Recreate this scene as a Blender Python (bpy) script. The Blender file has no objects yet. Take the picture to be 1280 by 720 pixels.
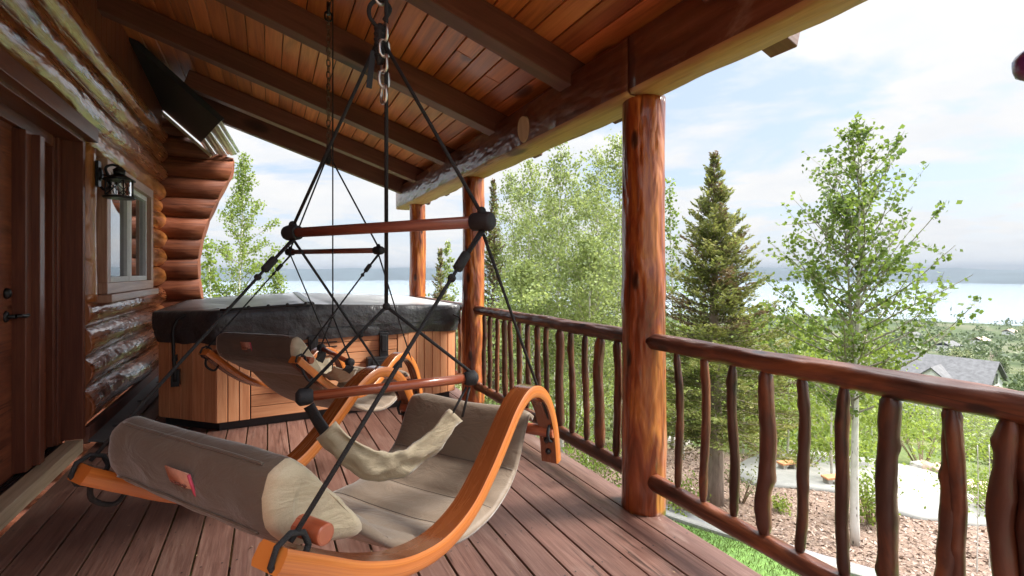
import bpy, math, random
import numpy as np
from mathutils import Vector, Matrix, noise
R = math.radians
random.seed(7)
rng = np.random.default_rng(7)
scene = bpy.context.scene
COL = scene.collection

# ------------------------------------------------------------------ camera frame (metres, deck top z = 0)
EYE = 1.35
F = 585.0            # focal length in pixels of a 1280 wide frame
YAW = R(27.5)
SN, CS = math.sin(YAW), math.cos(YAW)

def at(u, v, d):
    """world point seen at pixel (u,v) at forward depth d"""
    t = (u - 640.0) / F
    return Vector((d * (SN + CS * t), d * (CS - SN * t), EYE - (v - 340.0) / F * d))

def gp(u, d):
    p = at(u, 340, d)
    return p.x, p.y

PROF = [(0, -2.4), (6.6, -2.4), (8, -2.75), (10, -3.15), (14, -3.6), (25, -5.6), (60, -13.5), (200, -29), (400, -46), (740, -60.2), (900, -64), (1400, -70), (9000, -71)]
def prof(r):
    for (a, za), (b, zb) in zip(PROF, PROF[1:]):
        if r <= b:
            return za + (zb - za) * (r - a) / (b - a)
    return PROF[-1][1]
def zt(x, y):
    r = math.hypot(x, y)
    n = noise.noise(Vector((x * .12, y * .12, 3.1))) * .25 + noise.noise(Vector((x * .02, y * .02, 9.1))) * 1.6 * min(1, r / 80) + noise.noise(Vector((x * .005, y * .005, 1.1))) * 4 * min(1, r / 250)
    k = min(1, max(0, (r - 8) / 12))
    return prof(r) + n * k
def hit(u, v):
    d = 2.0
    while d < 3000:
        p = at(u, v, d)
        if p.z <= zt(p.x, p.y):
            return p
        d *= 1.004
    return at(u, v, 3000)

# ------------------------------------------------------------------ mesh builder
class MB:
    def __init__(s):
        s.v = []; s.f = []; s.uv = []; s.r = []; s.sm = []; s.mi = []
    def face(s, idx, uvs, rnd=0.5, sm=False, mi=0):
        s.f.append(tuple(idx)); s.uv.extend(uvs); s.r.append(rnd); s.sm.append(sm); s.mi.append(mi)
    def box(s, c, size, rot=None, rnd=None, mi=0):
        c = Vector(c); hx, hy, hz = size[0] / 2, size[1] / 2, size[2] / 2
        if rnd is None: rnd = random.random()
        ax = max(range(3), key=lambda i: size[i])
        b = len(s.v)
        P = [Vector((x, y, z)) for x in (-hx, hx) for y in (-hy, hy) for z in (-hz, hz)]
        for p in P:
            s.v.append(c + ((rot @ p) if rot is not None else p))
        for q in ((0, 1, 3, 2), (4, 6, 7, 5), (0, 4, 5, 1), (2, 3, 7, 6), (0, 2, 6, 4), (1, 5, 7, 3)):
            uv = []
            mn = [min(P[i][k] for i in q) for k in range(3)]; mx = [max(P[i][k] for i in q) for k in range(3)]
            axes = [k for k in range(3) if mx[k] - mn[k] > 1e-9]
            if len(axes) < 2: axes = [0, 1]
            va = ax if ax in axes else axes[1]
            ua = [k for k in axes if k != va][0]
            for i in q:
                uv.append((P[i][ua] + .37 * ax, P[i][va]))
            s.face([b + i for i in q], uv, rnd, False, mi)
    def beam(s, p, q, w, h, up=(0, 0, 1), rnd=None, mi=0):
        p = Vector(p); q = Vector(q); d = q - p; L = d.length; y = d.normalized()
        x = y.cross(Vector(up)).normalized(); z = x.cross(y)
        rot = Matrix((x, y, z)).transposed()
        s.box((p + q) / 2, (w, L, h), rot, rnd, mi)
    def tube(s, pts, rad, n=12, prof=None, caps=True, sm=True, jit=None, up=None, rnd=None, mi=0, endfn=None):
        pts = [Vector(p) for p in pts]; m = len(pts)
        if rnd is None: rnd = random.random()
        if not isinstance(rad, (list, tuple)): rad = [rad] * m
        if prof is None:
            prof = [(math.cos(2 * math.pi * i / n), math.sin(2 * math.pi * i / n)) for i in range(n)]
        n = len(prof)
        per = [0.0]
        for i in range(n):
            a, b_ = prof[i], prof[(i + 1) % n]
            per.append(per[-1] + math.hypot(a[0] - b_[0], a[1] - b_[1]))
        b0 = len(s.v)
        t0 = (pts[1] - pts[0]).normalized()
        ref = Vector(up) if up is not None else (Vector((0, 0, 1)) if abs(t0.z) < .9 else Vector((1, 0, 0)))
        X = t0.cross(ref).normalized(); vl = 0; vs = []
        for i in range(m):
            t = (pts[min(i + 1, m - 1)] - pts[max(i - 1, 0)]).normalized()
            if up is not None and abs(t.dot(Vector(up))) < .999:
                X = t.cross(Vector(up)).normalized()
            X = (X - t * X.dot(t)).normalized(); Yv = X.cross(t)
            if i: vl += (pts[i] - pts[i - 1]).length
            vs.append(vl)
            r = rad[i]; rx, ry = r if isinstance(r, tuple) else (r, r)
            for j, (a, b_) in enumerate(prof):
                k = jit(i, j, vl, pts[i]) if jit else 1.0
                p = pts[i] + X * (a * rx * k) + Yv * (b_ * ry * k)
                if endfn: p = endfn(p, i, m)
                s.v.append(p)
        rm = rad[0] if not isinstance(rad[0], tuple) else rad[0][0]
        for i in range(m - 1):
            for j in range(n):
                j2 = (j + 1) % n
                s.face([b0 + i * n + j, b0 + i * n + j2, b0 + (i + 1) * n + j2, b0 + (i + 1) * n + j],
                       [(per[j] * rm, vs[i]), (per[j + 1] * rm, vs[i]), (per[j + 1] * rm, vs[i + 1]), (per[j] * rm, vs[i + 1])], rnd, sm, mi)
        if caps:
            for i, rev in ((0, False), (m - 1, True)):
                idx = [b0 + i * n + j for j in range(n)]
                uv = [(prof[j][0] * rm * .3, prof[j][1] * rm * .3) for j in range(n)]
                if not rev: idx = idx[::-1]; uv = uv[::-1]
                s.face(idx, uv, rnd, False, mi)
    def grid(s, rows, closed=False, sm=True, rnd=.5, mi=0):
        """rows: list of lists of points"""
        b0 = len(s.v); m = len(rows); n = len(rows[0])
        for r in rows: s.v.extend(Vector(p) for p in r)
        vl = [0]
        for i in range(1, m): vl.append(vl[-1] + (Vector(rows[i][0]) - Vector(rows[i - 1][0])).length)
        ul = [0]
        for j in range(1, n + 1): ul.append(ul[-1] + (Vector(rows[0][j % n]) - Vector(rows[0][j - 1])).length)
        for i in range(m - 1):
            for j in range(n if closed else n - 1):
                j2 = (j + 1) % n
                s.face([b0 + i * n + j, b0 + i * n + j2, b0 + (i + 1) * n + j2, b0 + (i + 1) * n + j],
                       [(ul[j], vl[i]), (ul[j + 1], vl[i]), (ul[j + 1], vl[i + 1]), (ul[j], vl[i + 1])], rnd, sm, mi)
        if closed:
            for i, rev in ((0, 0), (m - 1, 1)):
                idx = [b0 + i * n + j for j in range(n)]
                if not rev: idx = idx[::-1]
                s.face(idx, [(0, 0)] * n, rnd, False, mi)
    def ball(s, c, r, n=10, m=7, sq=(1, 1, 1), rnd=.5, mi=0, jit=0):
        c = Vector(c); rows = []
        for i in range(m + 1):
            a = math.pi * i / m; a = min(max(a, .02), math.pi - .02)
            row = []
            for j in range(n):
                b = 2 * math.pi * j / n
                dr = Vector((math.sin(a) * math.cos(b), math.sin(a) * math.sin(b), math.cos(a)))
                k = r * (1 + jit * noise.noise(dr * 1.7 + c * 3))
                row.append(c + Vector((dr.x * sq[0], dr.y * sq[1], dr.z * sq[2])) * k)
            rows.append(row)
        s.grid(rows[::-1], True, True, rnd, mi)
    def build(s, name, mat, parent=None, bevel=0, seg=2, loc=None):
        me = bpy.data.meshes.new(name)
        off = OFF.get(parent, Vector((0, 0, 0))) if parent else Vector(loc or (0, 0, 0))
        me.from_pydata([tuple(p - off) for p in s.v], [], s.f)
        uvl = me.uv_layers.new(name='UVMap')
        uvl.data.foreach_set('uv', np.array(s.uv, dtype=np.float32).ravel())
        at_ = me.attributes.new('rnd', 'FLOAT', 'FACE'); at_.data.foreach_set('value', np.array(s.r, dtype=np.float32))
        me.polygons.foreach_set('use_smooth', np.array(s.sm, dtype=bool))
        mats = mat if isinstance(mat, (list, tuple)) else [mat]
        for m_ in mats: me.materials.append(m_)
        me.polygons.foreach_set('material_index', np.array(s.mi, dtype=np.int32))
        me.update()
        o = bpy.data.objects.new(name, me); COL.objects.link(o)
        if parent: o.parent = parent
        else: o.location = off
        OFF[o] = off
        if bevel:
            b = o.modifiers.new('bevel', 'BEVEL'); b.width = bevel; b.segments = seg; b.limit_method = 'ANGLE'; b.angle_limit = R(40)
            b.harden_normals = False
        return o
OFF = {}

def tag(o, label=None, cat=None, group=None, kind=None):
    if label: o['label'] = label
    if cat: o['category'] = cat
    if group: o['group'] = group
    if kind: o['kind'] = kind
    return o
def thing(name, loc, label, cat, group=None):
    o = bpy.data.objects.new(name, None); COL.objects.link(o); o.location = loc
    o.empty_display_size = .2
    OFF[o] = Vector(loc)
    return tag(o, label, cat, group)
def structure(mb, name, mat, bevel=0, **k):
    o = mb.build(name, mat, None, bevel, **k); o['kind'] = 'structure'; return o
def catmull(P, k=6):
    P = [Vector(p) for p in P]; out = []
    for i in range(len(P) - 1):
        p0 = P[max(i - 1, 0)]; p1 = P[i]; p2 = P[i + 1]; p3 = P[min(i + 2, len(P) - 1)]
        for j in range(k):
            t = j / k
            out.append(.5 * ((2 * p1) + (p2 - p0) * t + (2 * p0 - 5 * p1 + 4 * p2 - p3) * t * t + (3 * p1 - p0 - 3 * p2 + p3) * t ** 3))
    out.append(P[-1]); return out
def lerp(a, b, t): return a + (b - a) * t

def quads(name, C, S, nrm_bias=0, aspect=.6, parent=None, mat=None, along=None, rndv=None, loc=None, flat=0):
    """cloud of rhombic leaf faces as ONE mesh; C (n,3) centres, S (n,) sizes"""
    n = len(C)
    C = np.asarray(C, float); S = np.asarray(S, float).reshape(-1, 1)
    a = rng.normal(size=(n, 3)) if along is None else np.asarray(along, float) + rng.normal(size=(n, 3)) * .25
    if flat: a[:, 2] *= (1 - flat)
    a /= np.linalg.norm(a, axis=1, keepdims=True) + 1e-9
    b = rng.normal(size=(n, 3))
    if flat: b[:, 2] *= (1 - flat)
    b -= a * np.sum(a * b, 1, keepdims=True); b /= np.linalg.norm(b, axis=1, keepdims=True) + 1e-9
    cn = np.cross(a, b)
    V = np.stack([C - a * S * .5, C + b * S * .5 * aspect + cn * S * .08, C + a * S * .5, C - b * S * .5 * aspect + cn * S * .08], 1).reshape(-1, 3)
    off = OFF.get(parent, Vector((0, 0, 0))) if parent else Vector(loc or (0, 0, 0))
    V = V - np.array(off)
    me = bpy.data.meshes.new(name)
    me.vertices.add(4 * n); me.vertices.foreach_set('co', V.astype(np.float32).ravel())
    me.loops.add(4 * n); me.loops.foreach_set('vertex_index', np.arange(4 * n, dtype=np.int32))
    me.polygons.add(n); me.polygons.foreach_set('loop_start', np.arange(0, 4 * n, 4, dtype=np.int32))
    at_ = me.attributes.new('rnd', 'FLOAT', 'FACE')
    rv = rng.random(n) if rndv is None else np.clip(np.asarray(rndv) + rng.normal(size=n) * .15, 0, 1)
    at_.data.foreach_set('value', rv.astype(np.float32))
    me.update(calc_edges=True); me.validate()
    me.materials.append(mat)
    o = bpy.data.objects.new(name, me); COL.objects.link(o)
    if parent: o.parent = parent
    else: o.location = off
    OFF[o] = off
    return o


# ------------------------------------------------------------------ materials
class N:
    def __init__(s, name):
        s.m = bpy.data.materials.new(name); s.m.use_nodes = True
        s.t = s.m.node_tree; s.t.nodes.clear()
        s.out = s.add('ShaderNodeOutputMaterial'); s.p = s.add('ShaderNodeBsdfPrincipled')
        s.l(s.p.outputs[0], s.out.inputs[0])
    def add(s, t, **k):
        n = s.t.nodes.new(t)
        for a, b in k.items(): setattr(n, a, b)
        return n
    def l(s, a, b): s.t.links.new(a, b)
    def setin(s, n, i, v):
        if hasattr(v, 'is_output'): s.l(v, n.inputs[i])
        else: n.inputs[i].default_value = v
    def math(s, op, a, b=None):
        n = s.add('ShaderNodeMath', operation=op); s.setin(n, 0, a)
        if b is not None: s.setin(n, 1, b)
        return n.outputs[0]
    def noise(s, vec, scale, detail=4, rough=.55, dist=0):
        n = s.add('ShaderNodeTexNoise'); n.inputs['Scale'].default_value = scale; n.inputs['Detail'].default_value = detail
        n.inputs['Roughness'].default_value = rough; n.inputs['Distortion'].default_value = dist
        if vec is not None: s.l(vec, n.inputs['Vector'])
        return n.outputs[0]
    def ramp(s, fac, stops, interp='LINEAR'):
        n = s.add('ShaderNodeValToRGB'); n.color_ramp.interpolation = interp
        e = n.color_ramp.elements
        while len(e) < len(stops): e.new(.5)
        for i, (p, c) in enumerate(stops):
            e[i].position = p; e[i].color = (c[0], c[1], c[2], 1) if isinstance(c, (tuple, list)) else (c, c, c, 1)
        s.l(fac, n.inputs[0]); return n.outputs[0]
    def mix(s, fac, a, b, mode='MIX'):
        n = s.add('ShaderNodeMix', data_type='RGBA', blend_type=mode)
        for i, v in ((0, fac), (6, a), (7, b)):
            if hasattr(v, 'is_output'): s.l(v, n.inputs[i])
            else: n.inputs[i].default_value = v if i == 0 else (v[0], v[1], v[2], 1)
        return n.outputs[2]
    def bump(s, h, strength=.3, dist=.01, prev=None):
        n = s.add('ShaderNodeBump'); n.inputs['Strength'].default_value = strength; n.inputs['Distance'].default_value = dist
        s.l(h, n.inputs['Height'])
        if prev is not None: s.l(prev, n.inputs['Normal'])
        return n.outputs[0]
    def mapv(s, vec, scale, off=None):
        n = s.add('ShaderNodeMapping'); s.l(vec, n.inputs[0]); n.inputs['Scale'].default_value = scale
        if off is not None: s.l(off, n.inputs['Location'])
        return n.outputs[0]
    def rnd(s):
        a = s.add('ShaderNodeAttribute', attribute_name='rnd'); return a.outputs['Fac']
    def uv(s): return s.add('ShaderNodeUVMap').outputs[0]
    def obj(s): return s.add('ShaderNodeTexCoord').outputs['Object']

def wood(name, dark, mid, light, rough=.45, coat=0.0, bump=.25, grain=60, low=(7, .8), vary=.35, knots=0.0, hew=0.0, spec=.5, mott=.5, pale_patch=None, gv=None):
    n = N(name); uv = n.uv(); r = n.rnd()
    oi = n.add('ShaderNodeObjectInfo').outputs['Random']
    rr = n.math('ADD', n.math('MULTIPLY', r, 31.7), n.math('MULTIPLY', oi, 57.3))
    cb = n.add('ShaderNodeCombineXYZ'); n.l(rr, cb.inputs[0]); n.l(rr, cb.inputs[1]); n.l(rr, cb.inputs[2])
    g = n.noise(n.mapv(uv, (grain, gv or grain * .045, 1), cb.outputs[0]), 1, 5, .6, .6)
    lo = n.noise(n.mapv(uv, (low[0], low[1], 1), cb.outputs[0]), 1, 4, .6, 1.2)
    fac = n.math('ADD', n.math('MULTIPLY', g, 1 - mott), n.math('MULTIPLY', lo, mott))
    col = n.ramp(fac, [(.32, dark), (.5, mid), (.68, light)])
    hs = n.add('ShaderNodeHueSaturation'); n.l(col, hs.inputs['Color'])
    n.l(n.math('ADD', n.math('MULTIPLY', r, vary), 1 - vary * .5), hs.inputs['Value'])
    col = hs.outputs[0]
    h = g
    if knots:
        vo = n.add('ShaderNodeTexVoronoi', feature='F1', voronoi_dimensions='2D'); vo.inputs['Scale'].default_value = 1
        n.l(n.mapv(uv, (knots * 2.4, knots, 1), cb.outputs[0]), vo.inputs['Vector'])
        k = n.ramp(vo.outputs['Distance'], [(.03, 1.0), (.065, .8), (.095, .0)])
        col = n.mix(n.math('MULTIPLY', k, .9), col, (dark[0] * .35, dark[1] * .3, dark[2] * .3))
    if pale_patch:
        wz = n.noise(n.mapv(uv, (5, 1.1, 1), cb.outputs[0]), 1.3, 6, .7, .5)
        wf = n.ramp(wz, [(.56, 0.0), (.7, 1.0)])
        col = n.mix(n.math('MULTIPLY', wf, pale_patch[3]), col, pale_patch[:3])
    if hew:
        ckn = n.noise(n.mapv(uv, (13, .55, 1), cb.outputs[0]), 1, 3, .5, .3)
        ckf = n.ramp(ckn, [(.485, 0.0), (.5, 1.0), (.515, 0.0)])
        ckm = n.ramp(n.noise(n.mapv(uv, (4, .5, 1), cb.outputs[0]), 1.7, 2), [(.5, 0.0), (.6, 1.0)])
        col = n.mix(n.math('MULTIPLY', n.math('MULTIPLY', ckf, ckm), .8), col, (dark[0] * .2, dark[1] * .2, dark[2] * .2))
    n.l(col, n.p.inputs['Base Color'])
    nb = n.bump(h, bump, .004)
    if hew:
        hz = n.noise(n.mapv(uv, (9, 3.2, 1), cb.outputs[0]), 1, 2, .5, .4)
        nb = n.bump(hz, hew, .03, nb)
        h2 = n.add('ShaderNodeTexVoronoi', feature='F1', voronoi_dimensions='2D'); h2.inputs['Scale'].default_value = 1; n.l(n.mapv(uv, (26, 7, 1), cb.outputs[0]), h2.inputs['Vector'])
        nb = n.bump(h2.outputs['Distance'], hew * .45, .012, nb)
    n.l(nb, n.p.inputs['Normal'])
    n.l(n.math('ADD', n.math('MULTIPLY', g, .25), rough - .12), n.p.inputs['Roughness'])
    n.p.inputs['Coat Weight'].default_value = coat; n.p.inputs['Coat Roughness'].default_value = .12
    n.p.inputs['Specular IOR Level'].default_value = spec
    if coat: n.l(nb, n.p.inputs['Coat Normal'])
    return n.m

def plain(name, c, rough=.5, metal=0.0, var=.15, scale=30, bump=0.0, spec=.5, coat=0, sheen=0, bd=.005):
    n = N(name); o = n.obj()
    z = n.noise(o, scale, 5, .6)
    n.l(n.ramp(z, [(.3, tuple(x * (1 - var) for x in c)), (.7, tuple(min(1, x * (1 + var)) for x in c))]), n.p.inputs['Base Color'])
    n.p.inputs['Roughness'].default_value = rough; n.p.inputs['Metallic'].default_value = metal
    n.p.inputs['Specular IOR Level'].default_value = spec; n.p.inputs['Coat Weight'].default_value = coat
    n.p.inputs['Sheen Weight'].default_value = sheen
    if bump: n.l(n.bump(z, bump, bd), n.p.inputs['Normal'])
    return n.m

def fabric(name, c, wr=.35):
    n = N(name); o = n.obj()
    w1 = n.noise(n.mapv(o, (1, 1, 1)), 900, 2)
    w2 = n.noise(n.mapv(o, (1, 1, 2.2)), 8, 5, .55, 1.0); w3 = n.noise(o, 5, 6, .65)
    col = n.ramp(n.math('ADD', n.math('MULTIPLY', w1, .5), n.math('MULTIPLY', w3, .5)), [(.35, tuple(x * .82 for x in c)), (.65, tuple(x * 1.15 for x in c))])
    n.l(col, n.p.inputs['Base Color']); n.p.inputs['Roughness'].default_value = .62
    n.p.inputs['Sheen Weight'].default_value = .35; n.p.inputs['Sheen Roughness'].default_value = .4
    n.l(n.bump(w2, wr, .02, n.bump(w1, .25, .001)), n.p.inputs['Normal'])
    return n.m

def leafmat(name, a, b, trans=.5, c=None):
    n = N(name); r = n.rnd()
    st = [(0, a), (1, b)] if c is None else [(0, a), (.75, b), (1, c)]
    col = n.ramp(r, st)
    n.l(col, n.p.inputs['Base Color']); n.p.inputs['Roughness'].default_value = .5
    n.p.inputs['Specular IOR Level'].default_value = .35
    tr = n.add('ShaderNodeBsdfTranslucent'); mx = n.add('ShaderNodeMixShader'); mx.inputs[0].default_value = trans
    hs = n.add('ShaderNodeHueSaturation'); hs.inputs['Value'].default_value = 1.25; hs.inputs['Hue'].default_value = .485; n.l(col, hs.inputs['Color']); n.l(hs.outputs[0], tr.inputs[0])
    n.l(n.p.outputs[0], mx.inputs[1]); n.l(tr.outputs[0], mx.inputs[2]); n.l(mx.outputs[0], n.out.inputs[0])
    return n.m

M = {}
M['log'] = wood('varnished_log', (.12, .030, .012), (.31, .098, .036), (.48, .185, .068), .28, .9, .3, 40, (6, .9), .25, .9, .5, mott=.6)
M['log_gold'] = wood('golden_log', (.22, .065, .016), (.46, .165, .042), (.62, .28, .085), .32, .8, .3, 40, (6, .9), .25, .9, .6, mott=.6)
M['log_dark'] = wood('dark_log', (.085, .022, .010), (.17, .050, .022), (.26, .085, .036), .68, 0, .45, 40, (8, 1.2), .5, .5, .5, spec=.3, mott=.6)  # darker, matt log for the wing wall and wall core
M['post'] = wood('burled_post', (.040, .007, .004), (.27, .055, .012), (.62, .22, .045), .32, .55, .5, 34, (9, 1.3), .1, 1.5, .9, mott=.8)
M['rail'] = wood('dark_rail', (.022, .007, .0045), (.075, .022, .011), (.23, .072, .027), .42, .3, .5, 36, (10, 1.8), .7, 2.2, .7, mott=.7)
M['rafter'] = wood('rough_rafter', (.075, .024, .015), (.13, .046, .031), (.19, .074, .050), .6, 0, .3, 50, (6, .5), .2, .5)
M['beam'] = wood('hewn_beam', (.055, .016, .010), (.12, .040, .022), (.21, .078, .045), .36, .6, .3, 40, (6, .6), .15, .5, .9, pale_patch=(.50, .38, .30, .35))  # pale blotches scattered at random along the timber
M['beam_under'] = wood('pale_beam_underside', (.24, .12, .045), (.40, .22, .09), (.52, .32, .15), .55, 0, .35, 40, (6, .6), .15, .6, .3)
M['ceil'] = wood('tongue_groove_ceiling', (.26, .07, .022), (.50, .15, .045), (.66, .25, .09), .45, .15, .2, 30, (5, .5), .6, .6, mott=.5)
M['deck'] = wood('stained_deck', (.080, .037, .028), (.150, .075, .058), (.225, .132, .104), .40, .0, .35, 70, (5, .9), .35, 0, .15, mott=.4, pale_patch=(.28, .20, .165, .4))  # pale blotches are wear on the boards
M['door_orange'] = wood('fir_door', (.36, .075, .018), (.52, .125, .03), (.62, .18, .05), .35, .3, .15, 60, (5, .5), .15)
M['door_dark'] = wood('stained_frame', (.08, .020, .011), (.15, .042, .020), (.23, .072, .032), .45, .15, .2, 60, (5, .5), .2)
M['sill'] = wood('raw_timber_sill', (.36, .27, .16), (.56, .45, .30), (.68, .58, .42), .6, 0, .3, 50, (6, .6), .1, .5)
M['win_trim'] = wood('weathered_trim', (.24, .11, .065), (.40, .22, .14), (.55, .36, .26), .45, .15, .3, 50, (6, .6), .1)
M['arm'] = wood('bent_ply_arm', (.33, .080, .013), (.48, .140, .025), (.60, .21, .045), .36, .4, .10, 260, (6, .5), .1, mott=.35, gv=2.0)
M['arm_face'] = wood('stained_arm_face', (.13, .033, .010), (.165, .044, .012), (.20, .058, .016), .26, .75, .03, 60, (5, .4), .1)
M['dowel'] = wood('red_dowel', (.17, .035, .015), (.30, .07, .03), (.42, .13, .055), .3, .5, .1, 60, (6, .5), .15)
M['dowel_dark'] = wood('dark_red_dowel', (.13, .035, .024), (.20, .062, .042), (.28, .10, .07), .35, .4, .1, 60, (6, .5), .15)
M['cedar'] = wood('cedar_panel', (.50, .19, .085), (.68, .31, .15), (.78, .42, .23), .5, .05, .2, 45, (5, .5), .25)
M['bark'] = wood('spruce_bark', (.15, .11, .085), (.27, .21, .17), (.40, .33, .28), .85, 0, .8, 14, (9, 3), .2)
M['aspen_bark'] = wood('aspen_bark', (.34, .32, .28), (.58, .56, .51), (.72, .70, .66), .7, 0, .3, 8, (5, 4), .2, 3.0)
M['limb'] = plain('aspen_limb', (.23, .21, .16), .8, var=.3)
M['stem'] = plain('stem_bark', (.22, .16, .10), .8, var=.3)
M['black'] = plain('black_metal', (.012, .012, .013), .4, .3, bump=.15)
M['blackm'] = plain('black_plastic', (.015, .015, .017), .35)
M['rope'] = plain('black_rope', (.012, .012, .014), .75, scale=400, var=.5, bump=.6)
M['web'] = plain('black_webbing', (.014, .014, .017), .65, scale=300, bump=.4)
M['chain'] = plain('zinc_chain', (.62, .60, .57), .3, 1.0, scale=60)
M['chain_dark'] = plain('tarnished_chain', (.16, .12, .085), .45, .9, var=.5, scale=60)
M['vinyl'] = plain('black_vinyl', (.05, .051, .056), .36, scale=9, var=.3, bump=.8, coat=.2, bd=.03)
M['vinyl_top'] = plain('grey_vinyl_top', (.52, .53, .54), .3, scale=7, var=.1, bump=.06)
M['cloth'] = fabric('taupe_canvas', (.20, .150, .108), .4)
M['cloth_back'] = fabric('dark_shaded_canvas', (.105, .078, .058), .4)  # dark cushion cloth, with the shade of its outer face put into the colour
M['cloth_lit'] = fabric('lit_khaki_canvas', (.46, .385, .265), .4)  # same canvas made lighter: light on cushion ends and slings put into colour
M['tagm'] = plain('faded_tag', (.55, .27, .19), .7, var=.2, scale=60)
M['tag_edge'] = plain('pink_tag_edge', (.45, .05, .09), .7)
M['tag_ink'] = plain('tag_ink', (.16, .06, .045), .8)
M['grate'] = plain('ribbed_threshold', (.05, .05, .055), .4, .6)
M['flash'] = plain('dark_flashing', (.055, .056, .062), .5, .2, scale=8, var=.25)
M['metal_roof'] = plain('galvanised_metal', (.55, .57, .57), .4, .6, scale=12, var=.25)
M['soffit'] = plain('dark_soffit', (.018, .02, .026), .7)
M['roofing'] = plain('brown_metal_roof', (.06, .035, .03), .5, .3)
M['concrete'] = plain('pale_concrete', (.22, .215, .20), .85, var=.18, scale=3, bump=.2)
M['stone'] = plain('sandstone', (.42, .31, .24), .85, var=.3, scale=6, bump=.6)
M['rock'] = plain('grey_rock', (.36, .33, .30), .9, var=.35, scale=7, bump=.8)
M['white'] = plain('white_siding', (.72, .72, .70), .7, var=.06)
M['shingle'] = plain('grey_shingle', (.10, .10, .105), .9, var=.3, scale=2.5, bump=.3)
M['glassd'] = plain('dark_window', (.03, .035, .04), .1)
M['car'] = plain('dark_car_paint', (.03, .035, .045), .25, .3, coat=1)
M['tyre'] = plain('tyre_rubber', (.015, .015, .015), .8)
M['blackf'] = plain('landscape_edge', (.18, .18, .19), .8, var=.25)
M['plum'] = plain('plum_glaze', (.12, .03, .15), .3, coat=.5)
def glassmat():
    n = N('window_pane'); n.p.inputs['Base Color'].default_value = (.018, .024, .022, 1)
    n.p.inputs['Roughness'].default_value = .02; n.p.inputs['Specular IOR Level'].default_value = .8
    n.p.inputs['Coat Weight'].default_value = 1; n.p.inputs['Coat Roughness'].default_value = .01
    o = n.obj(); n.l(n.bump(n.noise(o, 2.2, 2), .06, .02), n.p.inputs['Normal']); return n.m
M['pane'] = glassmat()
M['curtain'] = plain('window_blind', (.6, .6, .58), .8, var=.05)
M['leaf'] = leafmat('aspen_leaf', (.09, .15, .022), (.22, .29, .055), .5)
M['leaf_dark'] = leafmat('near_aspen_leaf', (.055, .105, .018), (.18, .26, .045), .5)
M['leaf_soft'] = leafmat('pale_aspen_leaf', (.13, .18, .05), (.27, .33, .11), .5)
M['leaf_shrub'] = leafmat('shrub_leaf', (.10, .16, .022), (.24, .32, .055), .5)
M['leaf_sage'] = leafmat('sage_leaf', (.14, .17, .075), (.25, .28, .14), .35)
M['leaf_far'] = leafmat('far_leaf', (.045, .075, .025), (.10, .135, .05), .3)
M['needle'] = leafmat('spruce_needle', (.09, .12, .028), (.25, .27, .075), .4, (.32, .29, .11))
M['needle_dry'] = leafmat('dry_spruce_needle', (.09, .075, .035), (.19, .125, .06), .3)
M['twig'] = plain('bare_twigs', (.40, .32, .27), .9)
M['redleaf'] = leafmat('red_leaf', (.25, .06, .03), (.40, .12, .05), .3)
M['grass'] = leafmat('lawn_blade', (.05, .088, .015), (.105, .155, .03), .4)
M['chips'] = leafmat('wood_chip', (.13, .08, .06), (.33, .245, .195), 0.0)

# ------------------------------------------------------------------ terrain, lake, hills
def ground_mat():
    n = N('ground_soil'); pos = n.add('ShaderNodeNewGeometry').outputs['Position']
    ln = n.add('ShaderNodeVectorMath', operation='LENGTH'); n.l(n.mapv(pos, (1, 1, 0)), ln.inputs[0]); r = ln.outputs['Value']
    wob = n.noise(pos, .35, 5, .6); big = n.noise(pos, .06, 5, .6); fine = n.noise(pos, 6, 5, .65); vfine = n.noise(pos, 30, 4, .7)
    far = n.noise(pos, .012, 4, .6)
    mulch = n.ramp(n.math('ADD', n.math('MULTIPLY', vfine, .6), n.math('MULTIPLY', fine, .4)), [(.36, (.10, .062, .044)), (.5, (.20, .14, .108)), (.66, (.30, .235, .195))])
    mead = n.ramp(n.math('ADD', n.math('MULTIPLY', big, .55), n.math('MULTIPLY', fine, .45)), [(.36, (.045, .07, .022)), (.5, (.085, .115, .04)), (.62, (.16, .155, .075))])
    fl = n.ramp(far, [(.4, (.035, .05, .022)), (.5, (.055, .075, .032)), (.6, (.095, .10, .06))])
    k1 = n.ramp(n.math('ADD', r, n.math('MULTIPLY', wob, 6)), [(0, 0.0), (1, 1.0)])
    mr = n.add('ShaderNodeMapRange'); n.l(n.math('ADD', r, n.math('MULTIPLY', wob, 5)), mr.inputs[0]); mr.inputs[1].default_value = 15.5; mr.inputs[2].default_value = 17.5
    c = n.mix(mr.outputs[0], mulch, mead)
    mr2 = n.add('ShaderNodeMapRange'); n.l(r, mr2.inputs[0]); mr2.inputs[1].default_value = 60; mr2.inputs[2].default_value = 160
    c = n.mix(mr2.outputs[0], c, fl)
    n.l(c, n.p.inputs['Base Color']); n.p.inputs['Roughness'].default_value = .95; n.p.inputs['Specular IOR Level'].default_value = .1
    n.l(n.bump(n.math('ADD', vfine, fine), .6, .05), n.p.inputs['Normal'])
    return n.m
g = MB()
radii = [0] + [1.2 * 1.07 ** i for i in range(0, 133)]
NA = 220
rows = []
for r in radii:
    rows.append([(r * math.cos(2 * math.pi * j / NA), r * math.sin(2 * math.pi * j / NA)) for j in range(NA)])
rows = [[Vector((x, y, zt(x, y))) for x, y in row] for row in rows]
g.grid(rows + [], False, True)
# close the seam
b0 = 0
for i in range(len(rows) - 1):
    g.face([i * NA + NA - 1, i * NA, (i + 1) * NA, (i + 1) * NA + NA - 1], [(0, 0)] * 4, .5, True)
structure(g, 'ground', ground_mat())

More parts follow.
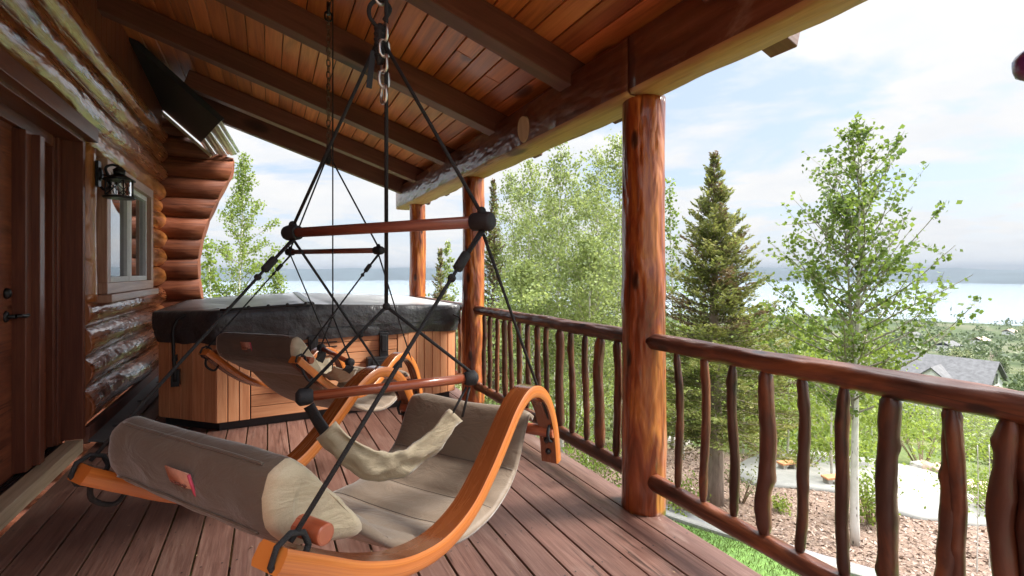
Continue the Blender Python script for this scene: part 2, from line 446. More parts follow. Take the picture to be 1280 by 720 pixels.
def lake_mat():
    n = N('lake_water'); n.p.inputs['Base Color'].default_value = (.24, .29, .33, 1); n.p.inputs['Roughness'].default_value = .18
    o = n.obj(); n.l(n.bump(n.noise(n.mapv(o, (.05, .05, .05)), 1, 5, .7), .35, 1.0), n.p.inputs['Normal']); return n.m
lk = MB(); rws = []
for r in (560, 1500, 3000, 5200):
    rws.append([Vector((r * math.cos(R(a)), r * math.sin(R(a)), -60)) for a in range(-60, 181, 4)])
lk.grid(rws, False, False)
structure(lk, 'lake', lake_mat())
hm = MB(); rws = []
for k, (r, s_) in enumerate(((3500, 0), (3750, .45), (4100, .8), (4500, 1), (5000, .85), (5600, .3))):
    row = []
    for a in np.arange(-60, 181, .5):
        x, y = r * math.cos(R(a)), r * math.sin(R(a))
        h = 78 + 22 * noise.noise(Vector((x * .0011, y * .0011, 2))) + 26 * noise.fractal(Vector((x * .002, y * .002, 5)), 1, 2, 4)
        row.append(Vector((x, y, -63 + s_ * h * 1.25)))
    rws.append(row)
hm.grid(rws, False, True)
structure(hm, 'hills', plain('far_hills', (.035, .05, .055), .95, var=.35, scale=.004))

# lawn
def lawn_right(y):   # kerb line x for a given y
    P = [(-3, 8.6), (1.5, 7.6), (2.8, 7.06), (3.8, 6.4), (5.5, 5.95), (7.3, 5.65), (10, 5.0), (13, 4.0)]
    for (a, xa), (b, xb) in zip(P, P[1:]):
        if y <= b: return xa + (xb - xa) * (y - a) / (b - a)
    return P[-1][1]
lw = MB(); rws = []
for y in np.arange(-3, 12.01, .5):
    xr = lawn_right(y)
    rws.append([Vector((lerp(-1, xr, t), y, zt(lerp(-1, xr, t), y) + .03)) for t in np.linspace(0, 1, 24)])
lw.grid(rws, False, True)
lawn = structure(lw, 'lawn', plain('lawn_soil', (.085, .16, .03), .95, var=.4, scale=12))
kb = MB()
kp = [Vector((lawn_right(y) + .09, y, zt(lawn_right(y) + .09, y) + .035)) for y in np.arange(-1, 10.6, .4)]
kb.tube(kp, (.07), prof=[(-1, -1), (1, -1), (1, .8), (.7, 1), (-.7, 1), (-1, .8)], sm=False, up=(0, 0, 1))
structure(kb, 'lawn_kerb', M['concrete'])
ek = MB()
ep = [Vector((lawn_right(y) + .42, y, zt(lawn_right(y) + .42, y) + .02)) for y in np.arange(-1, 10.6, .4)]
ek.tube(ep, .06, prof=[(-2.5, -1), (2.5, -1), (2.4, .5), (-2.4, .5)], sm=False, up=(0, 0, 1))
structure(ek, 'edging_path', M['blackf'])

# grass and wood chips
C = []; S = []; A = []
while len(C) < 42000:
    y = random.uniform(-1, 11); x = random.uniform(1.5, lawn_right(y) + .02)
    C.append((x, y, zt(x, y) + .05)); S.append(random.uniform(.04, .075)); A.append((random.gauss(0, .35), random.gauss(0, .35), 1))
pat = [noise.noise(Vector((c[0] * .9, c[1] * .9, 0))) * .5 + .5 for c in C]
tag(quads('grass', C, S, aspect=.16, mat=M['grass'], along=A, rndv=pat), 'short green lawn grass below the deck railing', 'grass', kind='stuff')
C = []; S = []
while len(C) < 15000:
    d = random.uniform(5.8, 13); u = random.uniform(640, 1320)
    x, y = gp(u, d)
    if x < lawn_right(y) + .2: continue
    C.append((x, y, zt(x, y) + .012)); S.append(random.uniform(.03, .11))
tag(quads('wood_chips', C, S, aspect=.4, mat=M['chips'], flat=.75), 'tan wood chip mulch scattered over the garden slope', 'mulch', kind='stuff')

# patio slab laid on the slope
pp = [(912, 592), (938, 574), (985, 564), (1050, 568), (1100, 577), (1160, 590), (1205, 612), (1240, 650), (1225, 658), (1180, 653), (1130, 646), (1060, 620), (1000, 612), (940, 607)]
pc = catmull([hit(u, v) for u, v in pp] + [hit(*pp[0])], 5)[:-1]
cen = sum(pc, Vector((0, 0, 0))) / len(pc)
pm = MB(); nn = len(pc); rings = []
for t in (1.0, .8, .6, .4, .2, .02):
    ring = []
    for p in pc:
        x, y = lerp(cen.x, p.x, t), lerp(cen.y, p.y, t); ring.append(Vector((x, y, zt(x, y) + .05)))
    rings.append(ring)
skirt = [p - Vector((0, 0, .12)) for p in rings[0]]
pm.grid([skirt] + rings, True, True)
structure(pm, 'garden_path', M['concrete'])

# ------------------------------------------------------------------ deck
YB, YE = -1.6, 7.7
dk = MB()
nb = 21; x0 = -1.215; x1 = 1.955; pitch = (x1 - x0) / nb
for i in range(nb):
    xc = x0 + pitch * (i + .5)
    dk.box((xc, (YB + YE) / 2, -.0175 + random.uniform(-.0012, .0012)), (pitch - .009, YE - YB, .035), None, random.random())
for i in range(nb):
    for y in np.arange(YB + .05, YE, .41):
        for dx in (-.045, .045):
            xc = x0 + pitch * (i + .5) + dx + random.uniform(-.006, .006); yc = y + random.uniform(-.008, .008)
            b0 = len(dk.v); dk.v += [Vector((xc + .0045 * math.cos(k * 1.0472), yc + .0045 * math.sin(k * 1.0472), .0022)) for k in range(6)]
            dk.face(list(range(b0, b0 + 6)), [(0, 0)] * 6, .5, False, 1)
structure(dk, 'deck_floor', [M['deck'], M['grate']], .003)
C = [(random.uniform(-1.1, 1.9), random.uniform(1.2, 4.5), .005) for _ in range(90)]
tag(quads('deck_litter', C, [random.uniform(.006, .022) for _ in C], aspect=.5, mat=leafmat('dry_litter', (.10, .05, .03), (.45, .33, .22), 0), flat=.9), 'tiny dry leaf bits lying on the deck boards', 'litter', kind='stuff')
jo = MB()
for y in np.arange(YB + .05, YE, .41): jo.box((.37, y, -.14), (3.1, .045, .2))
jo.box((1.93, (YB + YE) / 2, -.16), (.04, YE - YB - .02, .24)); jo.box((-1.2, (YB + YE) / 2, -.16), (.04, YE - YB - .02, .24))
for y in (.0, 2.5, 4.9, 7.2): jo.box((1.75, y, -1.35), (.16, .16, 2.2))
structure(jo, 'deck_joist_floor', M['rafter'], .003)

# ------------------------------------------------------------------ log house
house = thing('log_house', (-1.3, 4, 0), 'log house wall with varnished round logs, orange door and small window left of the deck', 'house')
def log(mb, p, q, r, jk=.07, seed=None, endfn=None, n=20, step=.09):
    p, q = Vector(p), Vector(q); L = (q - p).length; m = max(3, int(L / step)); sd = random.random() * 50 if seed is None else seed
    pts = []; d = (q - p).normalized()
    for i in range(m + 1):
        t = i / m; c = p.lerp(q, t)
        o = Vector((noise.noise(Vector((sd, t * L * .8, 0))), noise.noise(Vector((sd, t * L * .8, 7))), noise.noise(Vector((sd, t * L * .8, 13))))) * r * .12
        pts.append(c + o - d * o.dot(d))
    def jit(i, j, vl, pt):
        a = 2 * math.pi * j / n
        return 1 + jk * noise.noise(Vector((math.cos(a) * 1.6 + sd, math.sin(a) * 1.6, vl * 2.6))) + jk * .8 * noise.noise(Vector((sd, 3.3, vl * .7))) + jk * .45 * noise.noise(Vector((math.cos(a) * 3.2 + sd, math.sin(a) * 3.2, vl * 8.0)))
    mb.tube(pts, r, n, jit=jit, endfn=endfn)
XL = -1.335
lower = [(.30, .15), (.565, .135), (.805, .13), (1.035, .13)]
mids = [(1.29, .13), (1.54, .13), (1.79, .13), (2.04, .13), (2.22, .09)]
upper = [(2.42, .125), (2.665, .135), (2.92, .14), (3.17, .14)]
def addlog(p, q, r, mt):
    b = MB(); log(b, p, q, r); return b.build('log', mt, house)
for z, r in lower:
    addlog((XL, 4.66, z), (XL, 7.75, z), r, M['log'])
for z, r in mids:
    addlog((XL, 6.62, z), (XL, 7.75, z), r, M['log_gold'])
for i, (z, r) in enumerate(upper):
    addlog((XL, 4.72 if i == 0 else -1.6, z), (XL, 7.75, z), r, M['log_gold'] if i < 1 else M['log'])
for z, r in lower + mids + [(2.42, .125)]:
    addlog((XL, -1.6, z), (XL, 2.25, z), r, M['log'])
ck = MB()
ck.box((XL - .1, 3.1, 1.72), (.06, 9.3, 3.36))
ck.build('wall_core', M['log_dark'], house)
gb = MB()
for y in np.arange(-1.6, 7.7, .14):
    gb.box((-1.27, y + .07, 3.66), (.03, .134, .78))
gb.build('gable_boards', M['door_dark'], house, .003)
# base board + flashing
bb = MB(); bb.box((-1.235, 6.2, .1), (.04, 3.05, .13)); bb.build('baseboard', M['rafter'], house, .004)
bb = MB(); bb.box((-1.24, .3, .1), (.04, 3.8, .13)); bb.build('baseboard', M['rafter'], house, .004)
fl = MB()
rot = Matrix.Rotation(R(14), 3, 'Y')
fl.box((-1.135, 6.12, .045), (.17, 2.95, .012), rot)
for y in (5.05, 5.9, 6.8): fl.ball((-1.15, y, .056), .022, 8, 5, (1, 1.6, .5))
fl.build('base_flashing', M['flash'], house, .002)
# door recess
dr = MB()
dr.box((-1.335, 4.635, 1.24), (.2, .05, 2.29))             # reveal board facing the camera
dr.box((-1.335, 2.275, 1.24), (.2, .05, 2.29))
dr.box((-1.335, 3.455, 2.36), (.2, 2.40, .06))             # head
dr.box((-1.21, 3.455, 2.41), (.07, 2.55, .11))             # head trim
dr.box((-1.40, 4.545, 1.21), (.07, .12, 2.22)); dr.box((-1.385, 4.545, 1.21), (.07, .05, 2.23))
dr.box((-1.40, 2.36, 1.21), (.07, .12, 2.22))
dr.box((-1.40, 3.455, 2.29), (.065, 2.07, .08))
dr.build('door_frame', M['door_dark'], house, .004)
mu = MB(); mu.box((-1.39, 4.07, 1.17), (.10, .17, 2.14)); mu.box((-1.35, 4.10, 1.17), (.10, .07, 2.12)); mu.build('door_mullion', M['door_dark'], house, .004)
sl = MB(); sl.box((-1.43, 4.43, 1.17), (.045, .10, 2.14)); sl.box((-1.43, 4.17, 1.17), (.045, .035, 2.14)); sl.box((-1.43, 4.285, .27), (.043, .20, .34)); sl.box((-1.43, 4.285, 2.17), (.043, .20, .14))
sd_ = sl.build('sidelight', M['door_orange'], house, .004)
pn = MB(); pn.box((-1.437, 4.285, 1.27), (.012, .2, 1.67)); pn.build('pane', M['pane'], sd_)
ds = MB(); ds.box((-1.44, 3.90, 1.17), (.045, .15, 2.14)); ds.box((-1.44, 2.5, 1.17), (.045, .15, 2.14)); ds.box((-1.44, 3.2, .3), (.043, 1.26, .4)); ds.box((-1.44, 3.2, 2.15), (.043, 1.26, .17)); ds.box((-1.44, 3.2, 1.0), (.043, 1.26, .14))
door = ds.build('door', M['door_orange'], house, .005)
pn = MB(); pn.box((-1.447, 3.2, 1.57), (.012, 1.26, 1.0)); pn.build('pane', M['pane'], door)
hd = MB(); hd.ball((-1.40, 3.915, 1.22), .034, 12, 8, (.6, 1, 1)); hd.build('door_lock', M['black'], door)
hd = MB()
hd.tube([(-1.43, 3.915, 1.08), (-1.36, 3.915, 1.08)], .014, 10); hd.ball((-1.405, 3.915, 1.08), .036, 12, 8, (.4, 1, 1))
hd.tube(catmull([(-1.36, 3.915, 1.08), (-1.345, 3.93, 1.082), (-1.34, 3.97, 1.075), (-1.34, 4.02, 1.078)]), [.012] * 18 + [.009], 10)
hd.build('door_handle', M['black'], door)
ts = MB(); ts.box((-1.285, 3.44, .048), (.10, 2.34, .096)); ts.build('door_sill', M['sill'], house, .004)
tg = MB()
for i in range(9): tg.box((-1.345 - i * .017, 3.44, .084), (.009, 2.3, .014))
tg.box((-1.42, 3.44, .067), (.17, 2.3, .018)); tg.build('threshold', M['grate'], house)
cp = MB(); log(cp, (-1.28, 4.76, 1.12), (-1.28, 4.76, 2.32), .085, .09, n=16, step=.06); cp.build('casing_post', M['log_gold'], house)
# window
w = MB()
wx, y0, y1, z0, z1 = -1.20, 4.87, 6.58, 1.17, 2.27
w.box((wx, (y0 + y1) / 2, z0 + .045), (.09, y1 - y0, .09)); w.box((wx, (y0 + y1) / 2, z1 - .045), (.09, y1 - y0, .09))
w.box((wx, y0 + .05, (z0 + z1) / 2), (.088, .10, z1 - z0 - .18)); w.box((wx, y1 - .05, (z0 + z1) / 2), (.088, .10, z1 - z0 - .18))
win = w.build('window', M['win_trim'], house, .005)
sf = MB()
for a, b in ((y0 + .1, 5.72), (5.78, y1 - .1)):
    sf.box((wx - .02, (a + b) / 2, z0 + .115), (.05, b - a, .05)); sf.box((wx - .02, (a + b) / 2, z1 - .115), (.05, b - a, .05))
    sf.box((wx - .02, a + .025, (z0 + z1) / 2), (.048, .05, z1 - z0 - .28)); sf.box((wx - .02, b - .025, (z0 + z1) / 2), (.048, .05, z1 - z0 - .28))
sf.box((wx - .02, 5.75, (z0 + z1) / 2), (.056, .06, z1 - z0 - .18))
sf.build('frame', M['white'], win, .004)
pn = MB()
pn.box((wx - .03, 5.34, (z0 + z1) / 2), (.01, .7, .85)); pn.box((wx - .03, 6.11, (z0 + z1) / 2), (.01, .66, .85))
pn.build('pane', M['pane'], win)
si = MB(); si.box((wx + .02, (y0 + y1) / 2, z0 - .035), (.13, y1 - y0 + .1, .065)); si.build('sill', M['win_trim'], win, .006)

# wing wall with flared log ends
YW = 7.85
edge = []
for u, v in ((293, 198), (292, 212), (290, 220), (275, 247), (262, 275), (253, 302), (249, 327), (250, 351), (254, 376), (258, 400)):
    t = (u - 640) / F; k = (SN + CS * t) / (CS - SN * t); d = k * YW * SN + YW * CS
    edge.append((EYE - (v - 340) / F * d, k * YW))
edge = sorted(edge)
def xedge(z):
    if z <= edge[0][0]: return edge[0][1]
    for (a, xa), (b, xb) in zip(edge, edge[1:]):
        if z <= b: return xa + (xb - xa) * (z - a) / (b - a)
    return edge[-1][1] if z < 2.96 else min(edge[-1][1], -.80 - (z - 3.05) / .9)
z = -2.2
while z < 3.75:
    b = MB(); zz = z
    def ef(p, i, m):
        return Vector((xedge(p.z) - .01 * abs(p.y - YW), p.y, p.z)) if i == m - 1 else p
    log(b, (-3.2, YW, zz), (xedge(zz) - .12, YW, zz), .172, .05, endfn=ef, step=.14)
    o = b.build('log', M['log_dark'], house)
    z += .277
# small steep side roof over the wing wall (dark soffit, ribbed metal edge)
qa, qb, qc, qd = Vector((-.467, 6.0, 2.99)), Vector((-.83, 7.72, 3.136)), Vector((-1.3, 7.72, 3.56)), Vector((-1.3, 6.0, 3.74))
def slab(mb, Q, th):
    n_ = (Q[1] - Q[0]).cross(Q[3] - Q[0]).normalized()
    if n_.z < 0: n_ = -n_
    b0 = len(mb.v); mb.v += [q.copy() for q in Q] + [q + n_ * th for q in Q]
    for f_ in ((0, 1, 2, 3), (7, 6, 5, 4), (0, 4, 5, 1), (1, 5, 6, 2), (2, 6, 7, 3), (3, 7, 4, 0)):
        mb.face([b0 + k for k in f_], [(mb.v[b0 + k].x, mb.v[b0 + k].y) for k in f_])
sr = MB(); slab(sr, [qa, qb, qc, qd], .06); sr.build('side_roof', M['soffit'], house)
rm = MB(); qe, qf = Vector((-.71, 7.78, 2.93)), Vector((-.36, 7.78, 3.05))
for k in range(9):
    t0_, t1_ = k / 9, (k + (1 if k % 2 else .96)) / 9
    up_ = Vector((0, 0, .022 if k % 3 == 0 else .0))
    slab(rm, [qa.lerp(qb, t0_) + up_, qa.lerp(qb, t1_) + up_, qf.lerp(qe, t1_) + up_, qf.lerp(qe, t0_) + up_], .008)
rm.build('roof_metal_edge', M['metal_roof'], house)
wt = MB(); wt.beam((-1.29, 7.67, 3.50), (-.70, 7.67, 2.95), .03, .035); wt.build('roof_trim', M['sill'], house)

# ------------------------------------------------------------------ porch roof
TP = .316
ZB = 2.58      # rafter underside at x = 1.76
def zr(x): return ZB + (1.76 - x) * TP
porch = thing('porch_roof', (.4, 3, 3), 'sloping porch roof with dark rafters under orange tongue and groove planks', 'porch roof')
sl_ = Vector((1, 0, -TP)).normalized(); upv = Vector((TP, 0, 1)).normalized()
raf_h = .19
for yc in (.2, 1.42, 2.61, 3.77, 5.08, 6.26):
    b = MB(); xe = 2.27
    xs = -.80 if yc > 6 else -1.25
    b.beam(Vector((xs, yc, zr(xs) + raf_h / 2)), Vector((xe, yc, zr(xe) + raf_h / 2)), .135, raf_h, up=tuple(upv))
    b.build('rafter', M['rafter'], porch, .006)
b = MB(); b.beam(Vector((-.80, 6.985, zr(-.80) + .09)), Vector((2.24, 6.985, zr(2.24) + .09)), .10, .28, up=tuple(upv)); b.build('barge_board', M['rafter'], porch, .006)
cl = MB(); off = raf_h + .012
x = -1.26; w_ = .137
while x < 2.1:
    xm = x + w_ / 2
    zc = zr(xm) + raf_h * 1.045 + .012
    rot = Matrix((sl_, Vector((0, 1, 0)), upv)).transposed()
    y = -.2 - random.random() * 2
    while y < 7.05:
        L = random.choice((2.44, 3.05, 3.66, 4.27)); ya, yb = max(y, -.15), min(y + L, 7.03)
        if yb > ya: cl.box((xm, (ya + yb) / 2, zc), (w_ * 1.048 - .007, yb - ya - .003, .02), rot, random.random())
        y += L
    x += w_
cl.build('ceiling_planks', M['ceil'], porch, .004, 1)
rf = MB()
rf.beam(Vector((-1.3, 3.42, zr(-1.3) + .262)), Vector((2.24, 3.42, zr(2.24) + .262)), 7.24, .05, up=tuple(upv)); rf.build('roof_sheet', M['roofing'], porch)
fb = MB(); fb.box((2.235, 3.43, zr(2.235) + .20), (.03, 7.2, .12)); fb.build('eave_board', M['rafter'], porch, .004)

# hewn beam (two lengths)
def hewn(p, q, w_, h, sd):
    """squared log beam: wavy hand-hewn arrises"""
    b = MB(); p, q = Vector(p), Vector(q); L = (q - p).length; m = int(L / .06)
    prof_ = [(-1, -.86), (-.86, -1), (0, -1.0), (.86, -1), (1, -.86), (1, 0), (1, .86), (.86, 1), (0, 1), (-.86, 1), (-1, .86), (-1, 0)]
    pts = [p.lerp(q, i / m) for i in range(m + 1)]
    def jit(i, j, vl, pt):
        return 1 + (.05 if j in (0, 1, 3, 4) else .02) * noise.noise(Vector((j * 3.1 + sd, vl * 4.5, 0))) + .03 * noise.noise(Vector((sd, vl * 1.2, 4 + (j // 5))))
    b.tube(pts, [(w_ / 2, h / 2)] * (m + 1), prof=prof_, jit=jit, sm=True, up=(0, 0, 1))
    # pale underside
    for k, f in enumerate(b.f):
        n_ = sum((b.v[i].z for i in f)) / len(f)
        if n_ < p.z - h * .46: b.mi[k] = 1
    return b
bm1 = thing('log_beam', (1.88, 4.6, 2.5), 'hewn porch beam running from the middle post to the far end of the porch', 'beam', 'hewn beams on the porch posts')
hb = hewn((1.885, 2.0, 2.495), (1.885, 7.3, 2.485), .25, .33, 3.3); hb.build('beam_timber', [M['beam'], M['beam_under']], bm1)
st = MB(); st.tube([(1.775, 3.17, 2.455), (1.742, 3.165, 2.452)], [(.075, .105), (.07, .10)], 20); st.build('branch_stub', M['sill'], bm1, .004)
bm2 = thing('log_beam', (1.86, .2, 2.5), 'nearer hewn porch beam with pale underside, overhead from the middle post towards the viewer', 'beam', 'hewn beams on the porch posts')
hb = hewn((1.86, -.2, 2.50), (1.86, 1.99, 2.50), .19, .325, 8.1); hb.build('beam_timber', [M['beam'], M['beam_under']], bm2)

# posts
def post(x, y, r, ztop, label, sd):
    t = thing('log_post', (x, y, 0), label, 'post', 'log posts of the porch')
    b = MB(); random.seed(sd)
    m = 60; pts = []; rad = []
    for i in range(m + 1):
        zz = lerp(-.02, ztop, i / m)
        pts.append((x + .012 * noise.noise(Vector((sd, zz * .9, 0))), y + .012 * noise.noise(Vector((sd, 5, zz * .9))), zz))
        rad.append(r * (1 + .06 * (1 - i / m) + .03 * noise.noise(Vector((sd, 2, zz * 1.5)))))
    kn = [(random.uniform(0, 6.28), random.uniform(.2, ztop - .2), random.uniform(.04, .08), random.choice((-1, 1, 1))) for _ in range(12)]
    n = 28
    def jit(i, j, vl, pt):
        a = 2 * math.pi * j / n; k = 1 + .03 * noise.noise(Vector((math.cos(a) * 2 + sd, math.sin(a) * 2, vl * 3)))
        for ka, kz, kr, s_ in kn:
            da = (a - ka + math.pi) % (2 * math.pi) - math.pi
            dd = ((da * r) ** 2 + ((vl - kz) * .7) ** 2) / kr ** 2
            k += s_ * .07 * math.exp(-dd * 1.6) 
        return k
    b.tube(pts, rad, n, jit=jit); b.build('trunk', M['post'], t)
    random.seed(sd + 99)
    return t
post(1.925, 2.05, .118, 2.345, 'thick reddish log post nearest the viewer, between the two railing sections', 11)
post(1.90, 4.53, .112, 2.34, 'log post beside the right end of the hot tub', 23)
post(1.92, 6.66, .112, 2.335, 'farthest log post, behind the hot tub under the beam end', 37)

# ------------------------------------------------------------------ railings
def yrail(u):
    t = (u - 640) / F; return 1.9 * (CS - SN * t) / (SN + CS * t)
def railing(ya, yb, us, widths, label, sd, zt_=.968, zb_=.178):
    random.seed(sd)
    t = thing('log_railing', (1.9, (ya + yb) / 2, 0), label, 'railing', 'log railings along the deck edge')
    b = MB(); log(b, (1.9, ya, zt_), (1.9, yb, zt_ - .006), .045, .18, n=16, step=.05); b.build('top_rail', M['rail'], t)
    b = MB(); log(b, (1.9, ya, zb_), (1.9, yb, zb_ + .004), .045, .12, n=16, step=.05); b.build('bottom_rail', M['rail'], t)
    for k, y in enumerate(us):
        r = widths[k % len(widths)] * .355
        b = MB(); s_ = random.random() * 40; pts = []; rad = []
        m = 48
        lean = random.uniform(-.012, .012); bow = random.uniform(-.014, .014)
        sh0, sh1 = random.uniform(.03, .07), random.uniform(.035, .08)
        for i in range(m + 1):
            q = i / m; zz = lerp(zb_ + .02, zt_ - .02, q)
            pts.append((1.9 + .012 * noise.noise(Vector((s_, q * 2, 0))), y + lean * (q - .5) + bow * math.sin(q * math.pi) + .016 * noise.noise(Vector((s_, 9, q * 2.6))), zz))
            e = min(1, max(0, (q - .02) / sh0)) * min(1, max(0, (.98 - q) / sh1))
            rr = lerp(min(r * .55, .019), r, min(1, e * 1.05))
            rr *= 1 + .12 * noise.noise(Vector((s_, 4, q * 6))) + .10 * noise.noise(Vector((s_, 8, q * 16)))
            rad.append(rr)
        kn_ = [(random.uniform(.12, .88), random.uniform(0, 6.28), random.uniform(.15, .42)) for _ in range(3)]
        def jit(i, j, vl, pt, kn_=kn_, s_=s_):
            a = 2 * math.pi * j / 12
            return 1 + .14 * noise.noise(Vector((math.cos(a) * 1.5 + s_, math.sin(a) * 1.5, vl * 9))) + sum(kw * math.exp(-((a - ka + math.pi) % 6.283 - math.pi) ** 2 * 2.2 - ((vl - kz * .75) / .022) ** 2) for kz, ka, kw in kn_)
        b.tube(pts, rad, 12, jit=jit); b.build('baluster', M['rail'], t)
us_r = [846, 879, 915, 957, 1001, 1055, 1112, 1185, 1265]
ys = [yrail(u) for u in us_r] + [.66, .50, .34, .18, .02, -.14, -.3, -.46, -.62]
railing(-.8, 1.97, ys, [.055, .058, .060, .092, .058, .062, .086, .074, .088, .06, .07], 'nearest section of dark log railing, right of the thick middle post', 5)
us_l = [605, 613, 621.5, 631, 639, 650, 659, 672, 683, 700, 715, 732.5, 750, 771]
railing(2.12, 4.45, [yrail(u) for u in us_l], [.062, .06, .058, .07, .06, .064, .06, .066, .058, .088, .066, .062, .092, .07], 'section of log railing between the middle post and the hot tub', 6)
railing(4.6, 6.58, list(np.linspace(4.75, 6.45, 11)), [.06, .065, .07], 'far railing section, its top rail showing behind the hot tub', 8)

# ------------------------------------------------------------------ hot tub
tub = thing('hot_tub', (.45, 5.8, 0), 'cedar clad hot tub under a black vinyl cover with a grey top', 'hot tub')
foot = [(-.86, 5.10), (-.39, 4.64), (1.24, 4.64), (1.785, 4.76), (1.785, 6.95), (1.3, 7.3), (-.5, 7.3), (-.86, 6.9)]
def prism(mb, P, za, zb, mi=0):
    b0 = len(mb.v); n = len(P)
    for x, y in P: mb.v.append(Vector((x, y, za)))
    for x, y in P: mb.v.append(Vector((x, y, zb)))
    for i in range(n):
        j = (i + 1) % n; L = math.hypot(P[i][0] - P[j][0], P[i][1] - P[j][1])
        mb.face([b0 + i, b0 + j, b0 + n + j, b0 + n + i], [(0, za), (L, za), (L, zb), (0, zb)], .5, False, mi)
    mb.face([b0 + i for i in range(n)][::-1], [(0, 0)] * n, .5); mb.face([b0 + n + i for i in range(n)], [P[i] for i in range(n)], .5, False, mi)
def inset(P, k):
    c = (sum(p[0] for p in P) / len(P), sum(p[1] for p in P) / len(P))
    out = []
    n = len(P)
    for i in range(n):
        a, b, c_ = Vector(P[i - 1]), Vector(P[i]), Vector(P[(i + 1) % n])
        n1 = (b - a).normalized(); n1 = Vector((-n1.y, n1.x)); n2 = (c_ - b).normalized(); n2 = Vector((-n2.y, n2.x))
        m_ = (n1 + n2); m_ = m_ / max(.3, m_.dot(n1)); out.append(tuple(b + m_ * k))
    return out
b = MB(); prism(b, inset(foot, .05), .0, .10); b.build('base', M['blackm'], tub)
b = MB(); prism(b, inset(foot, .03), .10, .80); b.build('shell', M['blackm'], tub)
def planks(name, p, q, vertical, za=.075, zb=.79, wid=.1):
    b = MB(); p, q = Vector((*p, 0)), Vector((*q, 0)); d = (q - p); L = d.length; d.normalize(); nrm = Vector((d.y, -d.x, 0)); ang = math.atan2(d.y, d.x)
    rot = Matrix.Rotation(ang, 3, 'Z')
    if vertical:
        n = max(1, round(L / wid)); ww = L / n
        for i in range(n):
            c = p + d * (ww * (i + .5)) - nrm * .012; b.box((c.x, c.y, (za + zb) / 2), (ww - .006, .024, zb - za), rot)
    else:
        n = max(1, round((zb - za) / wid)); ww = (zb - za) / n
        for i in range(n):
            c = (p + q) / 2 - nrm * .012; b.box((c.x, c.y, za + ww * (i + .5)), (L - .004, .024, ww - .005), rot)
    return b.build(name, M['cedar'], tub, .004)
def onf(t): return lerp(-.39, 1.24, t), 4.64
planks('corner_panel', foot[0], foot[1], True, wid=.125)
xa = -.39; 
planks('corner_trim', (-.39, 4.638), (-.14, 4.638), True, wid=.085)
planks('front_panel', (-.136, 4.64), (1.13, 4.64), False, wid=.102)
planks('corner_trim', (1.134, 4.638), (1.24, 4.638), True)
planks('corner_panel', foot[2], foot[3], True, wid=.09)
planks('side_panel', foot[3], foot[4], True, wid=.1); planks('side_panel', foot[7], foot[0], True, wid=.1)
vb = MB()
for i in range(4):
    for x_ in (.12, .36): vb.box((x_ + .11, 4.637, .70 - i * .042), (.2, .006, .009))
vb.build('vent', M['blackm'], tub)
for x_ in (.36, .995):
    b = MB(); b.box((x_, 4.615, .63), (.085, .035, .27)); b.box((x_, 4.59, .475), (.33, .09, .12)); b.box((x_, 4.543, .475), (.25, .012, .07)); b.box((x_, 4.594, .66), (.05, .02, .16))
    b.build('lifter_bracket', M['blackm'], tub, .008)
# cover
out = inset(foot, -.035)
def ztop(x, y):
    return 1.0 + .055 * max(0, 1 - abs(x - .32) / 1.3)
def resample(P, step=.06):
    o = []; n = len(P)
    for i in range(n):
        a, b_ = Vector(P[i]), Vector(P[(i + 1) % n]); m = max(1, int((b_ - a).length / step))
        for k in range(m): o.append(a.lerp(b_, k / m))
    return o
ring = resample(out); rin = resample(inset(foot, .02))
cen2 = Vector((.46, 5.95))
def ringz(k, zf, shrink=0.0, wav=0.0):
    r_ = []
    for i, p in enumerate(ring):
        q = p + (cen2 - p) * shrink
        nx = (p - cen2).normalized()
        a = noise.noise(Vector((p.x * 7, p.y * 7, zf * 4))) * wav
        q = q + nx * a
        r_.append(Vector((q.x, q.y, zf if zf < .98 else ztop(q.x, q.y) + (zf - 1.0))))
    return r_
b = MB()
b.grid([ringz(0, .738, .012, .03), ringz(0, .76, .008, .03), ringz(0, .785, .004, .028), ringz(0, .81, .0, .022), ringz(0, .835, .002, .012), ringz(0, .855, .003, .006)], True, True)
for p in b.f[-2:]: pass
b.f = b.f[:-2]; b.uv = b.uv[:sum(len(f) for f in b.f)]; b.r = b.r[:-2]; b.sm = b.sm[:-2]; b.mi = b.mi[:-2]
# ragged hem
for i, v in enumerate(b.v[:len(ring)]): v.z += .022 * noise.noise(Vector((v.x * 5, v.y * 5, 0)))
b2 = MB(); b2.grid([ringz(0, .845, -.004, .004), ringz(0, .90, -.006, .005), ringz(0, .95, -.006, .005), ringz(0, .99, -.004, .003), ringz(0, 1.0, .004), ringz(0, 1.004, .02)], True, True)
b2.f = b2.f[:-2]; b2.uv = b2.uv[:sum(len(f) for f in b2.f)]; b2.r = b2.r[:-2]; b2.sm = b2.sm[:-2]; b2.mi = b2.mi[:-2]
cov = b2.build('cover', M['vinyl'], tub); b.build('skirt', M['vinyl'], cov)
b = MB(); b.grid([ringz(0, 1.002, s_) for s_ in (.012, .1, .25, .4, .55, .7, .85, .985)], True, True)
b.build('top_panel', M['vinyl_top'], cov)
b = MB(); b.tube([Vector((.34, y, ztop(.34, y) + .01)) for y in np.linspace(4.63, 7.3, 12)], .012, 8, prof=[(-3, -.5), (3, -.5), (2.6, .6), (-2.6, .6)], up=(0, 0, 1)); b.build('fold_seam', M['vinyl'], cov)
b = MB(); b.tube([Vector((x_, 4.60, ztop(x_, 4.6) + .004)) for x_ in np.linspace(-.36, .34, 8)], .012, 8)
for x_ in np.linspace(-.3, .3, 5): b.ball((x_, 4.60, ztop(x_, 4.6) + .012), .016, 8, 5)
b.build('hem_bar', M['blackm'], cov)
